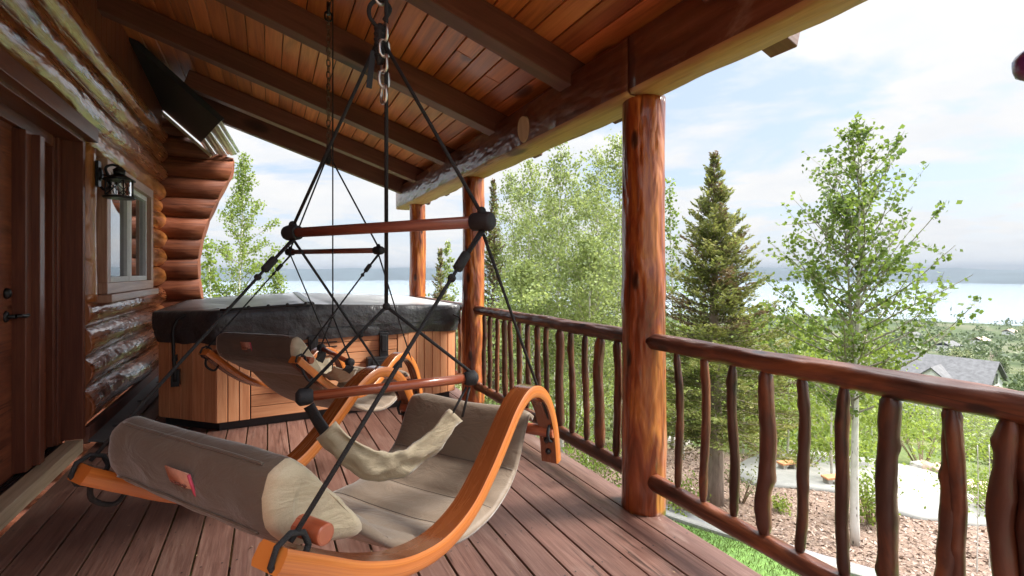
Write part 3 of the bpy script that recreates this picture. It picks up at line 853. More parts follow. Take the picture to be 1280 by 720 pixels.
b = MB(); b.tube(catmull([(-.70, 4.83, .42), (-.71, 4.82, .7), (-.71, 4.82, .88), (-.66, 4.82, .965), (-.55, 4.82, 1.0), (-.38, 4.80, 1.02)], 6), .014, 10)
b.box((-.70, 4.86, .45), (.06, .07, .14)); b.box((-.705, 4.85, .62), (.035, .05, .05)); b.build('cover_lifter', M['black'], tub)
b = MB(); b.tube(catmull([(1.74, 4.70, .90), (1.80, 4.66, .86), (1.80, 4.66, .80)], 4), .008, 8); b.build('strap', M['web'], cov)

# ------------------------------------------------------------------ lantern on the casing post
lant = thing('wall_lantern', (-1.07, 4.76, 2.05), 'black caged wall lantern on the golden post beside the window', 'wall lantern')
lx, ly = -1.055, 4.76
b = MB(); b.box((-1.185, 4.76, 2.12), (.02, .07, .2)); b.ball((-1.175, 4.76, 2.12), .04, 10, 7, (.5, 1, 1.4))
b.build('wall_plate', M['black'], lant)
b = MB(); b.tube(catmull([(-1.17, ly, 2.02), (-1.145, ly, 2.0), (-1.12, ly, 2.03), (-1.12, ly, 2.1), (-1.14, ly, 2.17), (-1.10, ly, 2.2), (lx, ly, 2.19)], 6), .010, 8)
b.tube([(-1.17, ly, 2.115), (lx, ly, 2.115)], .006, 6); b.build('arm', M['black'], lant)
b = MB()
for r0, r1, za, zb in ((.04, .105, 2.125, 2.085), (.038, .042, 2.125, 2.165), (.015, .038, 2.19, 2.165), (.105, .105, 2.085, 2.078)):
    b.tube([(lx, ly, za), (lx, ly, zb)], [r0, r1], 16)
b.build('cap', M['black'], lant)
b = MB()
for k in range(4):
    a = k * math.pi / 2 + .5; a2 = a + math.pi / 2
    p0 = Vector((lx + .088 * math.cos(a), ly + .088 * math.sin(a), 2.08)); p1 = p0 - Vector((0, 0, .125))
    q0 = Vector((lx + .088 * math.cos(a2), ly + .088 * math.sin(a2), 2.08)); q1 = q0 - Vector((0, 0, .125))
    b.tube([p0, p1], .005, 6); b.tube([p0, q1], .0035, 6); b.tube([q0, p1], .0035, 6)
b.build('cage', M['black'], lant)
b = MB(); b.tube([(lx, ly, 1.955), (lx, ly, 1.947), (lx, ly, 1.935)], [.095, .108, .10], 20); b.build('base_ring', M['black'], lant)
n = N('clear_glass'); n.p.inputs['Base Color'].default_value = (.9, .92, .92, 1); n.p.inputs['Transmission Weight'].default_value = 1; n.p.inputs['Roughness'].default_value = .06; n.p.inputs['IOR'].default_value = 1.1
M['glass'] = n.m
b = MB(); b.tube([(lx, ly, 2.075), (lx, ly, 1.96)], .075, 20, caps=False); b.build('glass_globe', M['glass'], lant)

# ------------------------------------------------------------------ hanging lounge chairs
def rope(mb, pts, r=.0045, n=7, k=5):
    mb.tube(catmull(pts, k) if len(pts) > 2 else [Vector(pts[0]), Vector(pts[0]).lerp(Vector(pts[1]), .5), Vector(pts[1])], r, n)
def link(mb, c, dirv, side, L, W, r):
    c = Vector(c); dirv = Vector(dirv).normalized(); side = Vector(side); side = (side - dirv * side.dot(dirv)).normalized()
    pts = []
    for i in range(13):
        a = 2 * math.pi * i / 12
        s_ = math.copysign(1, math.sin(a)) if abs(math.sin(a)) > 1e-6 else 0
        pts.append(c + side * (math.cos(a) * W / 2) + dirv * (math.sin(a) * W / 2 + s_ * (L - W) / 2))
    mb.tube(pts, r, 6, caps=False)
def chain(mb, p, q, L, W, r):
    p, q = Vector(p), Vector(q); d = q - p; n = max(1, int(d.length / (L - 2.2 * r)))
    for i in range(n):
        link(mb, p + d * ((i + .5) / n), d, (1, .3, 0) if i % 2 else (-.3, 1, 0), L, W, r)

ARM = [(-.585, .905), (-.51, .855), (-.41, .79), (-.29, .735), (-.16, .712), (-.04, .735), (.06, .795), (.14, .86), (.215, .922), (.29, .957), (.365, .952), (.43, .915), (.48, .85), (.515, .765), (.535, .66)]
SEAT = [(-.425, .915), (-.36, .845), (-.29, .78), (-.22, .722), (-.14, .672), (-.05, .632), (.04, .608), (.13, .598), (.22, .604), (.30, .63), (.355, .665), (.385, .70), (.415, .75), (.445, .80), (.475, .832), (.505, .815)]
CREASE = (-.25, -.10, .05, .22, .36)
def make_chair(hook, th, k, spread, foot_l, foot_r, foot_apex, label, tags, topz, dark, dz=0.0, front_rope_knot=False):
    """th: heading (chair forward) right of the camera axis; k: forward tilt; hook: world point of the hanging knot"""
    fw = Vector((math.sin(th) * CS + math.cos(th) * SN, math.cos(th) * CS - math.sin(th) * SN, 0))
    rt = Vector((fw.y, -fw.x, 0))
    C = Vector((hook.x, hook.y, dz))
    def P(b, w, z): return C + fw * b + rt * w + Vector((0, 0, z + k * (b + .55)))
    t = thing('hanging_lounge_chair', (C.x, C.y, .6), label, 'hanging chair', 'hanging lounge chairs on the deck')
    W = .327
    for s_ in (-1, 1):
        b = MB()
        pts = catmull([P(x, s_ * W, z) for x, z in ARM], 5)
        hw, ht = .034, .019
        pr = [(-hw, -ht * .6), (-hw * .86, -ht), (hw * .86, -ht), (hw, -ht * .6), (hw, ht * .6), (hw * .86, ht), (-hw * .86, ht), (-hw, ht * .6)]
        n0 = len(b.v)
        # frame: X across the chair, Y in the plane of the arm
        m = len(pts)
        rows = []
        for i in range(m):
            tg_ = (pts[min(i + 1, m - 1)] - pts[max(i - 1, 0)]).normalized(); nv = rt.cross(tg_).normalized()
            rows.append([pts[i] + rt * a + nv * c for a, c in pr])
        b.grid(rows, True, False)
        for q in range((m - 1) * 8):
            j = q % 8
            if j in (1, 5): b.mi[q] = 1
        o = b.build('arm', [M['arm'], M['arm_face']], t)
        o.data.polygons.foreach_set('use_smooth', np.ones(len(o.data.polygons), dtype=bool)); o.data.set_sharp_from_angle(angle=R(35))
        # screws at the arm ends
        for bb_, zz_ in ((.527, .70), (.512, .745)):
            e = MB(); e.ball(P(bb_ - .019, s_ * W, zz_), .011, 8, 6); e.build('screw', M['black'], o)
    # dowels: rear, front
    b = MB(); b.tube([P(-.50, -.355, .905), P(-.50, 0, .906), P(-.50, .355, .905)], [.0185, .019, .0185], 18); b.build('rear_dowel', M['dowel'], t, .004)
    b = MB(); b.tube([P(.498, -.355, .775), P(.498, 0, .776), P(.498, .355, .775)], [.02, .02, .02], 16); b.build('front_dowel', M['dowel'], t, .003)
    # seat: padded sling
    top = []; WS = .27
    sp = catmull([(x, 0, z) for x, z in SEAT], 5)
    ws = [-WS, -WS + .012, -WS + .05, -.18, -.09, 0, .09, .18, WS - .05, WS - .012, WS]
    for i, p in enumerate(sp):
        tg_ = (sp[min(i + 1, len(sp) - 1)] - sp[max(i - 1, 0)]).normalized(); nb_, nz = -tg_.z, tg_.x
        dcr = min(abs(p.x - c) for c in CREASE)
        puff = .013 * (1 - math.exp(-(dcr / .02) ** 2))
        row = []
        for w_ in ws:
            e = 1 - max(0, (abs(w_) - .2) / .07) ** 2 * .8
            sag = -.012 * (1 - (w_ / WS) ** 2)
            wr = .004 * noise.noise(Vector((p.x * 14, w_ * 9, k * 7 + 1)))
            h = (.012 + puff) * e + sag + wr
            row.append(P(p.x + nb_ * h, w_ * (1 + .012 * noise.noise(Vector((p.x * 25, 2, w_)))), p.z + nz * h))
        for w_ in ws[::-1]:
            h = -.014 - .012 * (1 - (w_ / WS) ** 2)
            row.append(P(p.x + nb_ * h, w_ * .985, p.z + nz * h))
        top.append(row)
    b = MB(); b.grid(top, True, True)
    nw = len(top[0])
    for i_ in range(len(top) - 1):
        if sp[i_].x > .42 or sp[i_].x < -.1 : continue
    seat = b.build('seat_sling', M['cloth'], t)
    sm_ = MB()
    for c in CREASE:
        for w0 in (0,):
            i_ = min(range(len(sp)), key=lambda q: abs(sp[q].x - c)); 
            sm_.tube([top[i_][j] for j in range(1, 10)], .0022, 5)
    sm_.build('seam', M['cloth_back'], seat)
    # back cushion folded over the rear dowel
    cs = [(-.475, .852), (-.522, .872), (-.553, .920), (-.558, .972), (-.546, 1.008), (-.515, 1.024), (-.482, 1.004), (-.44, .955), (-.385, .890), (-.338, .822), (-.365, .808), (-.42, .828)]
    csp = catmull([(x, 0, z) for x, z in cs] + [(cs[0][0], 0, cs[0][1])], 3)[:-1]
    cc = Vector((-.455, 0, .925))
    rows = []; nz_ = 34
    for i in range(nz_ + 1):
        q = -1 + 2 * i / nz_; w_ = math.copysign(1 - (1 - abs(q)) ** 1.45, q) * .292
        e_ = max(0.0, (abs(w_) / .292 - .80) / .20)
        sh = 1.0 - .26 * (1 - math.sqrt(max(0, 1 - e_ ** 2.2)))
        if i in (0, nz_): sh = .62
        row = []
        for p in csp:
            d = p - cc
            wv = 1 + .035 * noise.noise(Vector((q * 5, p.x * 9, p.z * 9 + k * 9))) + .10 * e_ * noise.noise(Vector((q * 3, p.x * 34, p.z * 34))) + (.05 * math.sin(q * 3.1) if p.z > 1.0 else 0) * .4
            pw = w_ + (.006 * noise.noise(Vector((p.x * 14, p.z * 14, q))) if abs(q) > .9 else 0)
            row.append(P(cc.x + d.x * sh * wv, pw, cc.z + d.z * sh * wv))
        rows.append(row)
    b = MB(); b.grid(rows, True, True)
    nr_ = len(csp)
    for q in range(nz_ * nr_):
        i, j = divmod(q, nr_)
        if j >= 16 and j < 30: b.mi[q] = 1
        if i >= nz_ - 3 or i < 3: b.mi[q] = 1
    b.mi[-1] = 1; b.mi[-2] = 1
    cu = b.build('back_cushion', [M['cloth_back'], M['cloth_lit']], t)
    # piping on the outer face
    b = MB()
    for j in (5, 13):
        b.tube([rows[i][j] + (rows[i][j] - P(cc.x, -.292 + .584 * i / nz_, cc.z)).normalized() * .0015 for i in range(5, nz_ - 4)], .003, 5)
    b.build('piping', M['cloth_back'], cu)
    # faded tag on the outer face
    w0, w1 = tags
    nr3 = (P(-.6, 0, .93) - P(-.5, 0, .96)).normalized()
    def T(w_, h): return P(lerp(-.528, -.562, h), w_, lerp(.898, .975, h)) - fw * .004
    b = MB(); b.grid([[T(w0, .0), T(w1, .0)], [T(w0, .5) - fw * .006, T(w1, .5) - fw * .006], [T(w0, 1), T(w1, 1)]], False, True)
    tg2 = b.build('tag', M['tagm'], cu)
    sol = tg2.modifiers.new('thick', 'SOLIDIFY'); sol.thickness = .002; sol.offset = 0
    b = MB()
    b.tube([T(w1, 0) - fw * .002, T(w1, .5) - fw * .008, T(w1, 1) - fw * .002], .003, 5); b.build('tag_border', M['tag_edge'], tg2)
    b = MB()
    for li in range(2):
        hh = .36 + .26 * li; pts = []
        for q in range(15):
            pts.append(T(lerp(w0 + .012, w1 - .02, q / 14), hh + .05 * math.sin(q * 2.4 + li)) - fw * .0085)
        b.tube(pts, .0013, 4)
    b.build('tag_lettering', M['tag_ink'], tg2)  # illegible handwriting drawn as squiggles
    # spreader bar
    sL, sR = spread
    b = MB(); b.tube([sL, sL.lerp(sR, .5), sR], .0165, 16); sb = b.build('spreader_bar', M['dowel_dark'], t)
    dv_ = (sR - sL).normalized()
    for e, s_ in ((sL, -1), (sR, 1)):
        b = MB(); b.tube([e - dv_ * .028 * s_, e + dv_ * .012 * s_, e + dv_ * .03 * s_, e + dv_ * .036 * s_], [.024, .027, .024, .014], 14); b.build('end_cap', M['web'], sb, .003)
    # suspension ropes
    b = MB(); rr = .0046
    for e, s_ in ((sL, -1), (sR, 1)):
        rope(b, [hook, e + Vector((0, 0, .02))], rr * 1.15)
        b.ball(e + Vector((0, 0, .027)), .013, 8, 6)
        for (bb_, zz_) in ((-.56, .90), (.50, .775)):
            A_ = e + Vector((0, 0, -.02)); E_ = P(bb_, s_ * .343, zz_ + .02)
            rope(b, [A_, E_], rr)
            if bb_ < 0:
                c1, c2 = A_.lerp(E_, .12), A_.lerp(E_, .20)
                b.tube([c1, c1.lerp(c2, .1), c1.lerp(c2, .9), c2], [.006, .013, .013, .006], 10)
                b.ball(A_.lerp(E_, .235), .011, 8, 6)
                rope(b, [A_ + rt * .012, c1 + rt * .006], rr * .8)
            else:
                c1, c2 = A_.lerp(E_, .15), A_.lerp(E_, .21)
                if s_ > 0: pass
            # loop and tail round the dowel
            L_ = []
            for q in range(9):
                a = q / 8 * 2 * math.pi
                L_.append(P(bb_ + .034 * math.cos(a), s_ * .343, zz_ + .034 * math.sin(a)))
            b.tube(L_, rr * 1.2, 6, caps=False)
            if bb_ < 0:
                rope(b, [P(bb_, s_ * .343, zz_ - .03), P(bb_ + .01, s_ * .36, zz_ - .075), P(bb_ + .05, s_ * .35, zz_ - .10), P(bb_ + .085, s_ * .35, zz_ - .062)], rr * 1.3)
    b.build('suspension_ropes', M['rope'], t)
    # hanging chain, hook and knot
    ch = thing('hanging_chain', (hook.x, hook.y, topz), ('dark tarnished chain from the ceiling to the chair by the hot tub' if dark else 'silver chain with black hook holding the nearer hanging chair'), 'chain', 'chains holding the hanging chairs')
    b = MB(); b.tube([(hook.x, hook.y, topz + .05), (hook.x, hook.y, topz - .03)], .012, 8); link(b, (hook.x, hook.y, topz - .04), (0, 0, 1), (1, 0, 0), .06, .045, .006); b.build('ceiling_hook', M['black'], ch)
    b = MB(); chain(b, (hook.x, hook.y, topz - .05), hook + Vector((0, 0, .10 if not dark else .02)), .052 if not dark else .045, .03 if not dark else .022, .0048 if not dark else .0035); b.build('links', M['chain_dark'] if dark else M['chain'], ch)
    b = MB()
    if not dark:
        b.tube(catmull([hook + Vector((-.004, 0, .02)), hook + Vector((-.03, 0, .05)), hook + Vector((-.028, 0, .085)), hook + Vector((0, 0, .11)), hook + Vector((.03, 0, .09)), hook + Vector((.012, 0, .05))], 5), .0062, 8)
        b.tube([hook + Vector((0, 0, .035)), hook + Vector((0, 0, .01)), hook + Vector((0, 0, -.06)), hook + Vector((0, 0, -.085))], [.008, .017, .016, .009], 10)
        for q in range(6): b.ball(hook + Vector((0, 0, .02 - q * .016)), .019, 10, 6, (1, 1, .5))
    else:
        b.tube([hook + Vector((0, 0, .05)), hook + Vector((0, 0, .02)), hook + Vector((0, 0, -.05)), hook + Vector((0, 0, -.07))], [.009, .018, .016, .008], 10)
    b.build('hook_knot', M['rope'], ch)
    if not dark:
        b = MB(); chain(b, hook + Vector((.012, -.01, .03)), hook + Vector((.008, -.012, -.20)), .052, .032, .0048); b.build('spare_links', M['chain'], ch)
        b = MB(); b.beam(hook + Vector((-.02, 0, -.05)), hook + Vector((-.034, -.01, -.165)), .016, .004, up=(0, 1, 0)); b.build('strap_tail', M['web'], ch)
    # footrest on its own rope
    ft = thing('footrest_sling', tuple((foot_l + foot_r) / 2), ('small khaki footrest sling on a red bar in front of the hot tub' if dark else 'khaki footrest sling hanging under a long red bar above the nearer chair'), 'footrest', 'footrest slings of the hanging chairs')
    b = MB(); b.tube([foot_l, foot_l.lerp(foot_r, .5), foot_r], .0145 if not dark else .013, 16); fbar = b.build('bar', M['dowel'], ft)
    dv_ = (foot_r - foot_l).normalized()
    for e, s_ in ((foot_l, -1), (foot_r, 1)):
        b = MB(); b.tube([e - dv_ * .022 * s_, e - dv_ * .008 * s_, e + dv_ * .014 * s_, e + dv_ * .024 * s_], [.018, .024, .025, .012], 12); b.build('end_cap', M['web'], fbar, .004)
    b = MB(); rope(b, [Vector((foot_apex.x, foot_apex.y, topz)), foot_apex], .0062 if not dark else .004)
    for e in (foot_l, foot_r): rope(b, [foot_apex, e + Vector((0, 0, .02))], .0052 if not dark else .0042)
    b.ball(foot_apex, .012, 8, 6)
    mid = foot_apex.lerp(foot_l, .33); b.ball(mid, .009, 8, 5)
    b.build('hanging_rope', M['rope'], ft)
    return P, t, ft, dv_
CH1 = at(475, 45, 1.40)
ceil1 = zr(CH1.x) + .2
sp1 = (at(366, 291, 1.565), at(602, 277, 1.235))
fl1, fr1 = at(381, 496, 1.30), at(588, 472.5, 1.50)
P1, c1, f1, dv1 = make_chair(CH1, R(27.8), 0.0, sp1, fl1, fr1, at(483, 383, 1.40),
    'nearer hanging lounge chair with taupe sling seat and large orange bent wood arms', (-.015, .07), zr(CH1.x), False)
# nearer footrest sling: webbing, khaki band, cords
def band(parent, name, pts, wid, mat, side, thick=.004, twist=None, ruffle=0.0):
    b = MB(); cp_ = catmull(pts, 6); m = len(cp_); rows = []
    for i, p in enumerate(cp_):
        q = i / (m - 1); tg_ = (cp_[min(i + 1, m - 1)] - cp_[max(i - 1, 0)]).normalized()
        sd = Vector(side); sd = (sd - tg_ * sd.dot(tg_)).normalized(); nv = sd.cross(tg_)
        ww = wid(q) if callable(wid) else wid
        row = []
        js = np.linspace(-1, 1, 9)
        for a in js: row.append(p + sd * (a * ww / 2) + nv * (thick / 2 + ruffle * noise.noise(Vector((q * 9, a * 2.2, 1))) + .12 * ww * (a * a)))
        for a in js[::-1]: row.append(p + sd * (a * ww / 2) + nv * (-thick / 2 + ruffle * noise.noise(Vector((q * 9, a * 2.2, 1))) + .12 * ww * (a * a)))
        rows.append(row)
    b.grid(rows, True, True); return b.build(name, mat, parent)
rt1 = (P1(0, 1, 0) - P1(0, 0, 0)); fw1 = (P1(1, 0, 0) - P1(0, 0, 0))
sideb = dv1.cross(Vector((0, 0, 1)))
sideb = (sideb * .35 + Vector((0, 0, 1))).normalized()
A0 = at(384, 508, 1.30); A1 = at(410, 548, 1.30)
band(f1, 'webbing', [A0, A0.lerp(A1, .5) + Vector((0, 0, -.004)), A1], .045, M['web'], sideb)
sl_pts = [at(404, 541, 1.30), at(432, 566, 1.31), at(468, 585, 1.34), at(505, 581, 1.39), at(540, 558, 1.44), at(572, 520, 1.48)]
band(f1, 'sling', sl_pts, lambda q: .085 + .012 * math.sin(q * math.pi), M['cloth_lit'], sideb, .007, ruffle=.02)
b = MB(); rope(b, [at(583, 484, 1.5), at(566, 516, 1.46)], .004); rope(b, [at(587, 484, 1.5), at(578, 521, 1.50)], .004); b.build('cords', M['web'], f1)

CH2 = at(410.5, 192, 3.0)
sp2 = (at(363, 315, 3.22), at(473, 313, 2.80))
fl2, fr2 = at(402, 435, 2.72), at(437, 453, 2.52)
P2, c2, f2, dv2 = make_chair(CH2, R(21.3), -.2, sp2, fl2, fr2, at(416, 395, 2.75),
    'farther hanging lounge chair with taupe back cushion, in front of the hot tub', (-.075, .0), zr(CH2.x), True)
side2 = (dv2.cross(Vector((0, 0, 1))) + Vector((0, 0, .5))).normalized()
for s_, (ua, va, ub, vb_) in enumerate(((402, 439, 398, 452), (437, 457, 432, 464))):
    band(f2, 'webbing', [at(ua, va, 2.7 - .2 * s_), at((ua + ub) / 2 + 1, (va + vb_) / 2, 2.7 - .2 * s_), at(ub, vb_, 2.7 - .2 * s_)], .05, M['web'], side2)
band(f2, 'sling', [at(398, 450, 2.7), at(402, 466, 2.68), at(414, 474, 2.6), at(426, 472, 2.54), at(433, 462, 2.5)], .13, M['cloth_lit'], side2, .006, ruffle=.015)

# dark rounded ornament at the right edge
orn = thing('hanging_ornament', tuple(at(1290, 80, 1.3)), 'dark plum rounded ornament hanging at the right edge of the photo', 'ornament')
pc_ = at(1292, 80, 1.3)
b = MB(); b.ball(pc_, .043, 16, 10, (1, 1, 1.1), jit=.1); b.build('body', M['plum'], orn)
b = MB(); b.tube([pc_ + Vector((0, 0, .04)), Vector((pc_.x, pc_.y, 2.4)), Vector((pc_.x, pc_.y, zr(pc_.x)))], .003, 6); b.build('cord', M['rope'], orn)

# ------------------------------------------------------------------ vegetation
def aspen(x, y, h, spread, nb_, leaf, nl, mat, label, group, z0=None, t0=.3, seed=1, trunk_r=.06, twin=False, lean=(0, 0), clump=.12, bark='aspen_bark', name='aspen_tree', extra=None, cat='tree', shape=1.3):
    rs = np.random.RandomState(seed)
    zb = zt(x, y) if z0 is None else z0
    t = thing(name, (x, y, zb), label, cat, group)
    b = MB(); C = []; S = []; A = []; RV = []
    stems = [(0, 0, 1.0)] + ([(rs.uniform(-.35, -.25), .15, .82)] if twin else [])
    for sx, sy, sh in stems:
        H = h * sh
        def tp(q): 
            return Vector((x + lean[0] * q + sx * max(0, q - .3) * 1.4 + .05 * h * .2 * math.sin(q * 5 + seed), y + lean[1] * q + sy * max(0, q - .3), zb - .1 + (H + .1) * q))
        st = 0 if sh == 1.0 else .3
        b.tube([tp(lerp(st, 1, i / 16)) for i in range(17)], [max(.006, trunk_r * sh * (1 - .93 * (lerp(st, 1, i / 16)) ** .8)) for i in range(17)], 8)
        if sh == 1.0: nft = len(b.f)
        nbb = int(nb_ * sh)
        for i in range(nbb):
            q = lerp(t0, .985, (i + rs.rand() * .8) / nbb)
            rel = (q - t0) / (1 - t0)
            L = spread * max(.12, (1 - rel ** shape)) * (.72 + .33 * rs.rand()) * (.55 + .45 * min(1, rel * 4))
            az = i * 2.39996 + rs.rand() * .7; el = R(rs.uniform(8, 42) + 28 * rel)
            p0 = tp(q); d = Vector((math.cos(az) * math.cos(el), math.sin(az) * math.cos(el), math.sin(el)))
            pts = [p0]
            for k in range(1, 6):
                d = (d + Vector((rs.normal() * .1, rs.normal() * .1, .09 + rs.normal() * .06))).normalized(); pts.append(pts[-1] + d * L / 5)
            b.tube(pts, [max(.003, .28 * trunk_r * (1 - rel * .7) * (1 - k / 6.)) for k in range(6)], 4, caps=False)
            subs = [pts]
            for s_ in range(3):
                k = rs.randint(1, 5); dd = (Vector((rs.normal(), rs.normal(), rs.normal() * .5 + .35)).normalized() + d * .8).normalized()
                q0 = pts[k]; l2 = L * rs.uniform(.25, .5); sp_ = [q0 + dd * l2 * f_ for f_ in (0, .5, 1)]
                b.tube(sp_, [max(.0025, .1 * trunk_r), .003, .002], 3, caps=False); subs.append(sp_)
            n_l = max(6, int(nl / nbb * (.4 + L / spread)))
            tone = rs.rand()
            for _ in range(n_l):
                sp_ = subs[rs.randint(0, len(subs))]; f_ = (.18 + .82 * rs.rand()) * (len(sp_) - 1); k = min(int(f_), len(sp_) - 2)
                c = sp_[k].lerp(sp_[k + 1], f_ - k) + Vector(rs.normal(size=3) * clump * np.array([.6, .6, .5]))
                C.append(c); S.append(leaf * rs.uniform(.7, 1.25)); RV.append(.25 + .5 * tone)
    for f_ in range(nft, len(b.f)): b.mi[f_] = 1
    b.build('trunk', [M[bark], M['limb'] if bark != 'twig' else M['twig']], t)
    quads('crown', np.array([tuple(c) for c in C]), S, aspect=.85, parent=t, mat=mat, rndv=RV)
    return t

def spruce(x, y, h, rad, label, group, seed=2, t0=.2, mat='needle', tr=.14, dry=.0, dens=1.0, z0=None, nq=.085):
    rs = np.random.RandomState(seed); zb = zt(x, y) if z0 is None else z0
    t = thing('spruce_tree', (x, y, zb), label, 'tree', group)
    b = MB(); b.tube([(x + .03 * math.sin(i), y, zb - .1 + (h + .1) * i / 10) for i in range(11)], [max(.01, tr * (1 - i / 10.2)) for i in range(11)], 10)
    C = []; S = []; A = []; RV = []; CD = []; SD = []; AD = []; RD = []
    z = t0 * h; i = 0
    while z < h * .99:
        rel = (z / h - t0) / (1 - t0); L0 = rad * (1 - rel) + .06
        if rel < .08: L0 *= .75 + rel * 3
        nbb = int(rs.randint(6, 9) * (1 if rel < .75 else .7))
        for k in range(nbb):
            az = rs.rand() * 6.283; L = L0 * rs.uniform(.5, 1.2)
            el = R(lerp(-14, 38, rel) + rs.normal() * 7)
            d = Vector((math.cos(az) * math.cos(el), math.sin(az) * math.cos(el), math.sin(el))); pts = [Vector((x, y, zb + z))]
            for q in range(1, 5):
                d = (d + Vector((0, 0, .10))).normalized(); pts.append(pts[-1] + d * L / 4)
            b.tube(pts, [.012, .009, .007, .005, .002], 3, caps=False)
            nn_ = max(8, int(L / .028 * dens)); side = Vector((-math.sin(az), math.cos(az), 0)); tone = rs.rand()
            isdry = rs.rand() < dry * (1 if rel > .35 else .15)
            for q in range(nn_):
                f_ = (.12 + .88 * rs.rand()); kk = min(int(f_ * 4), 3); c = pts[kk].lerp(pts[kk + 1], f_ * 4 - kk)
                wdt = .32 * L * (1.05 - f_) + .035; s_ = rs.uniform(-1, 1)
                c = c + side * s_ * wdt + d * abs(s_) * wdt * .5 + Vector((0, 0, rs.normal() * .018 - abs(s_) * wdt * .22))
                al = d * .8 + side * math.copysign(.7, s_) + Vector(rs.normal(size=3) * .25)
                (CD if isdry else C).append(tuple(c)); (SD if isdry else S).append(nq * rs.uniform(.7, 1.3)); (AD if isdry else A).append(tuple(al))
                (RD if isdry else RV).append(np.clip(.15 + .35 * tone + .45 * (f_ - .4), 0, 1))
        z += max(.07, .15 * (1 - rel * .5)) * h / 6.6 / max(.6, dens ** .5) ; i += 1
    b.build('trunk', M['bark'], t)
    quads('crown', C, S, aspect=.32, parent=t, mat=M[mat], along=A, rndv=RV)
    if CD: quads('dry_sprays', CD, SD, aspect=.3, parent=t, mat=M['needle_dry'], along=AD, rndv=RD)
    return t

def shrub(x, y, h, w_, leaf, nl, mat, label, group, seed=1, z0=None, name='shrub', cat='shrub', stems=True):
    rs = np.random.RandomState(seed); zb = zt(x, y) if z0 is None else z0
    t = thing(name, (x, y, zb), label, cat, group)
    b = MB(); C = []; S = []; RV = []
    nc = 9 + int(w_ * 4)
    for i in range(nc):
        az = rs.rand() * 6.283; rr = w_ * .5 * rs.rand() ** .6; hh = h * rs.uniform(.35, .95) * (1 - .35 * (rr / (w_ * .5)) ** 2)
        c = Vector((x + rr * math.cos(az), y + rr * math.sin(az), zb + hh))
        b.tube([(x + rr * .15 * math.cos(az), y + rr * .15 * math.sin(az), zb - .05), (x + rr * .6 * math.cos(az), y + rr * .6 * math.sin(az), zb + hh * .55), c], [.014 * h ** .5 + .004, .010 * h ** .5, .003], 4, caps=False)
        tone = rs.rand(); s_ = w_ * rs.uniform(.12, .2); v_ = h * rs.uniform(.10, .17)
        for _ in range(int(nl / nc)):
            C.append(tuple(c + Vector((rs.normal() * s_, rs.normal() * s_, max(-hh * .95, rs.normal() * v_))))); S.append(leaf * rs.uniform(.7, 1.3)); RV.append(.2 + .6 * tone)
    b.build('stems', M['stem'], t)
    quads('foliage', C, S, aspect=.7, parent=t, mat=mat, rndv=RV)
    return t

x, y = gp(1071, 7.5)
aspen(x, y, 6.75, 2.0, 52, .074, 3300, M['leaf_dark'], 'slender near aspen with dark leaves and pale trunk, right of the spruce', 'aspens on the slope', seed=4, t0=.36, trunk_r=.075, twin=True, lean=(.0, 0), clump=.085, shape=2.3)
x, y = gp(893, 8.95)
spruce(x, y, 6.75, 1.8, 'tall spruce with a bare trunk just right of the middle post', 'spruces on the slope', seed=3, t0=.2, tr=.17, dry=.22, dens=2.5, nq=.092)
x, y = gp(617, 13.5)
spruce(x, y, 7.6, 1.05, 'thin yellowing spruce behind the post beside the hot tub', 'spruces on the slope', seed=9, t0=.1, tr=.1, dry=.5, dens=1.3, nq=.11)
x, y = gp(550, 17)
spruce(x, y, 6.4, 1.0, 'small sparse spruce seen between the two far posts', 'spruces on the slope', seed=12, t0=.1, tr=.09, dry=.4, dens=1.0, nq=.12)
mid_l = 'pale aspen in the dense stand seen between the middle post and the hot tub post'
for i, (u, d, top) in enumerate(((665, 13, 205), (700, 11.5, 178), (745, 13.5, 188), (772, 12, 170), (640, 16, 215), (725, 17, 225), (690, 15, 240), (775, 16, 260), (655, 10.5, 330), (735, 10.5, 300))):
    x, y = gp(u, d); zb = zt(x, y); top_z = EYE + (340 - top) / F * d
    aspen(x, y, top_z - zb, 2.2, 36, .07, 6500, M['leaf_soft'], mid_l, 'pale aspen stand', seed=20 + i, t0=.22, trunk_r=.06, clump=.2, shape=2.2)
x, y = gp(300, 15.5)
aspen(x, y, EYE + 148 / F * 15.5 - zt(x, y), 2.0, 40, .08, 6200, M['leaf'], 'leafy aspen behind the hot tub beside the flared log wall', 'aspens on the slope', seed=41, t0=.35, trunk_r=.07, clump=.15, shape=1.6)
x, y = gp(345, 17)
aspen(x, y, EYE + 15 / F * 17 - zt(x, y), 1.5, 22, .10, 1800, M['leaf'], 'low aspen top just above the hot tub cover, right of the tall aspen', 'aspens on the slope', seed=42, t0=.4, trunk_r=.05, clump=.16)
x, y = gp(262, 13)
aspen(x, y, EYE + 40 / F * 13 - zt(x, y), 1.1, 22, .09, 1500, M['leaf'], 'shorter aspen close against the flared end of the log wall', 'aspens on the slope', seed=43, t0=.4, trunk_r=.05, clump=.14)
x, y = gp(840, 13)
aspen(x, y, EYE + 118 / F * 13 - zt(x, y), .95, 26, .085, 1300, M['leaf_dark'], 'aspen mostly hidden behind the middle post, left of the tall spruce', 'aspens on the slope', seed=44, t0=.35, trunk_r=.05)
x, y = gp(560, 19)
aspen(x, y, EYE + 40 / F * 19 - zt(x, y), 1.4, 22, .11, 1700, M['leaf_soft'], 'distant pale aspen seen between the two far porch posts', 'aspens on the slope', seed=45, t0=.3, trunk_r=.05)
